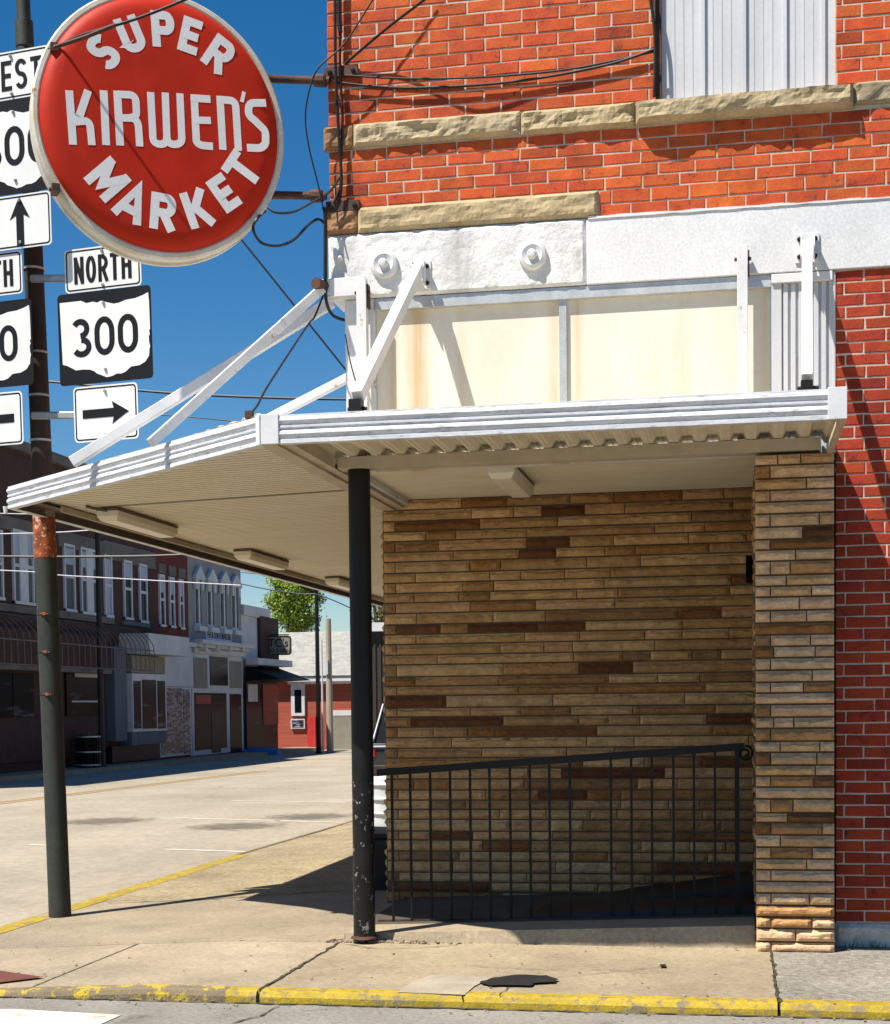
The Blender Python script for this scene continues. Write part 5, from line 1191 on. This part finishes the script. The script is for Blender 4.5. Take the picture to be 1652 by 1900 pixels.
m.add(V + low, [(0, 1, 3, 2), (2, 3, 5, 4), (4, 5, 7, 6), (0, 2, 4, 6, 11, 8), (1, 9, 10, 7, 5, 3)]); m.build('cabin', M['glass'], CR, bevel=.02)
MB().box(cxm - .70, cxm + .70, CY0 + .5, CY0 + 2.2, cz + 1.66, cz + 1.71).build('roof', M['carpaint'], CR, bevel=.02)
for sx in (-1, 1):
    MB().box(cxm + sx * .84 - .10, cxm + sx * .84 + .10, CY0 - .03, CY0 + .10, cz + .72, cz + .86).build('tail_light', M['redlens'], CR, bevel=.01)
    MB().bar((cxm + sx * .80, CY0 + .08, cz + .98), (cxm + sx * .68, CY0 + .40, cz + 1.62), .02, .03).build('window_trim', M['wframe'], CR)
    for yy in (.85, 3.6):
        wh = MB().lathe([(.0, -.12), (.34, -.12), (.35, -.08), (.35, .08), (.34, .12), (.22, .12), (.20, .09), (0, .09)], (cxm + sx * .84, CY0 + yy, cz + .35), (sx, 0, 0), (0, 0, 1), 24).build('wheel', M['rubber'], CR, smooth=True)
        MB().lathe([(.20, .10), (.19, .13), (.06, .12), (0, .13)], (cxm + sx * .84, CY0 + yy, cz + .35), (sx, 0, 0), (0, 0, 1), 10).build('rim', M['zinc'], wh)
MB().box(cxm - .88, cxm + .88, CY0 - .08, CY0 + .04, cz + .40, cz + .58).build('bumper', M['darkmetal'], CR, bevel=.02); MB().box(cxm - .80, cxm + .9, CY0 - .05, CY0 + .0, cz + .885, cz + .91).build('chrome_strip', M['wframe'], CR)
MB().box(cxm - .26, cxm + .26, CY0 - .10, CY0 - .085, cz + .44, cz + .55).build('number_plate', M['rswhite'], CR)

# ------------------------------------------------------------------ trees
def tree(name, base, h, cw_, ch, label, leaf, n=5200, group=None, s=.16):
    base = Vector(base); t = empty(name, base, label, 'tree', group)
    tr = MB(); top = base + Vector((.2, 0, h * .62)); tr.tube([base, base + Vector((.1, 0, h * .3)), top], [.24, .17, .08], 8)
    tips = []
    for k in range(18):
        a = random.uniform(0, 6.28); st = base.lerp(top, random.uniform(.4, 1)); u = random.uniform(.35, 1); e = base + Vector((math.cos(a) * cw_ * .45 * u, math.sin(a) * cw_ * .45 * u, h - ch * random.uniform(.15, .85)))
        tr.tube([st, st.lerp(e, .5) + Vector((0, 0, .3)), e], [.07, .045, .015], 5); tips.append(e)
    tr.build('trunk', M['bark'], t)
    cl = []
    for k in range(110):
        while True:
            p = Vector((random.uniform(-1, 1), random.uniform(-1, 1), random.uniform(-1, 1)))
            if .25 < p.length < 1: break
        cl.append((base + Vector((p.x * cw_ / 2 * .88, p.y * cw_ / 2 * .88, h - ch / 2 + p.z * ch / 2 * .9)), random.uniform(.35, .75) * cw_ * .16, random.uniform(.7, 1.25)))
    m = MB()
    for k in range(n):
        c_, r_, b_ = random.choice(cl); g_ = Vector((random.gauss(0, 1), random.gauss(0, 1), random.gauss(0, .8))) * r_ * .8; p = c_ + g_
        a = Vector((jit(1), jit(1), jit(1))).normalized(); b2 = a.cross(Vector((jit(1), jit(1), jit(1)))).normalized(); q = s * random.uniform(.6, 1.4)
        kk = b_ * random.uniform(.8, 1.2)
        m.add([p - a * q * .5, p + b2 * q * .3, p + a * q * .5, p - b2 * q * .3], [(0, 1, 2, 3)], 0, (kk, kk, kk, 1))
    m.build('crown', M['leaf' if leaf == 0 else 'leaf2'], t)
tree('leafy_tree', onY(548, 1300, 90), onY(545, 1092, 90).z + 0, 3.7, 5.0, 'bright spring green tree rising behind the pale roof, left of the black lamp post', 0, 15000)
tb = onY(703, 1300, 70); tree('leafy_tree', tb, onY(703, 1118, 70).z - .0, 2.6, 3.0, 'sparse pale tree behind the dark shed, right of the black post', 1, 1500, s=.10)
# overhead lines across the cross street
def wire(pp, Y, r, lab): cable([onY(a, b_, Y) for a, b_ in pp], r, lab, 'overhead_wire', 'wframe' if r > .0 else 'rubber', 'overhead wires across the street')
wire([(-30, 952), (60, 954), (110, 956)], 25, .008, 'pale overhead wire just below the canopy corner at left')
wire([(-30, 991), (100, 988), (186, 982)], 26, .010, 'pale overhead wire ending at the slim lamp post top')
wire([(-30, 1057), (60, 1061), (110, 1067), (250, 1075), (447, 1086)], 27, .010, 'pale overhead wire sloping across the upper windows of the brick building')
cable([onY(a, b_, 27.5) for a, b_ in ((-30, 1032), (100, 1033), (250, 1032), (345, 1029))], .022, 'thick dark overhead cable level with the upper windows')
cable([onY(a, b_, 50) for a, b_ in ((447, 1083), (500, 1094), (560, 1102), (592, 1104), (650, 1128), (720, 1165))], .02, 'thin wire crossing the sky before the green tree')
cable([onY(a, b_, 50) for a, b_ in ((447, 1062), (530, 1068), (620, 1064))], .014, 'highest faint wire in the patch of sky under the canopy')
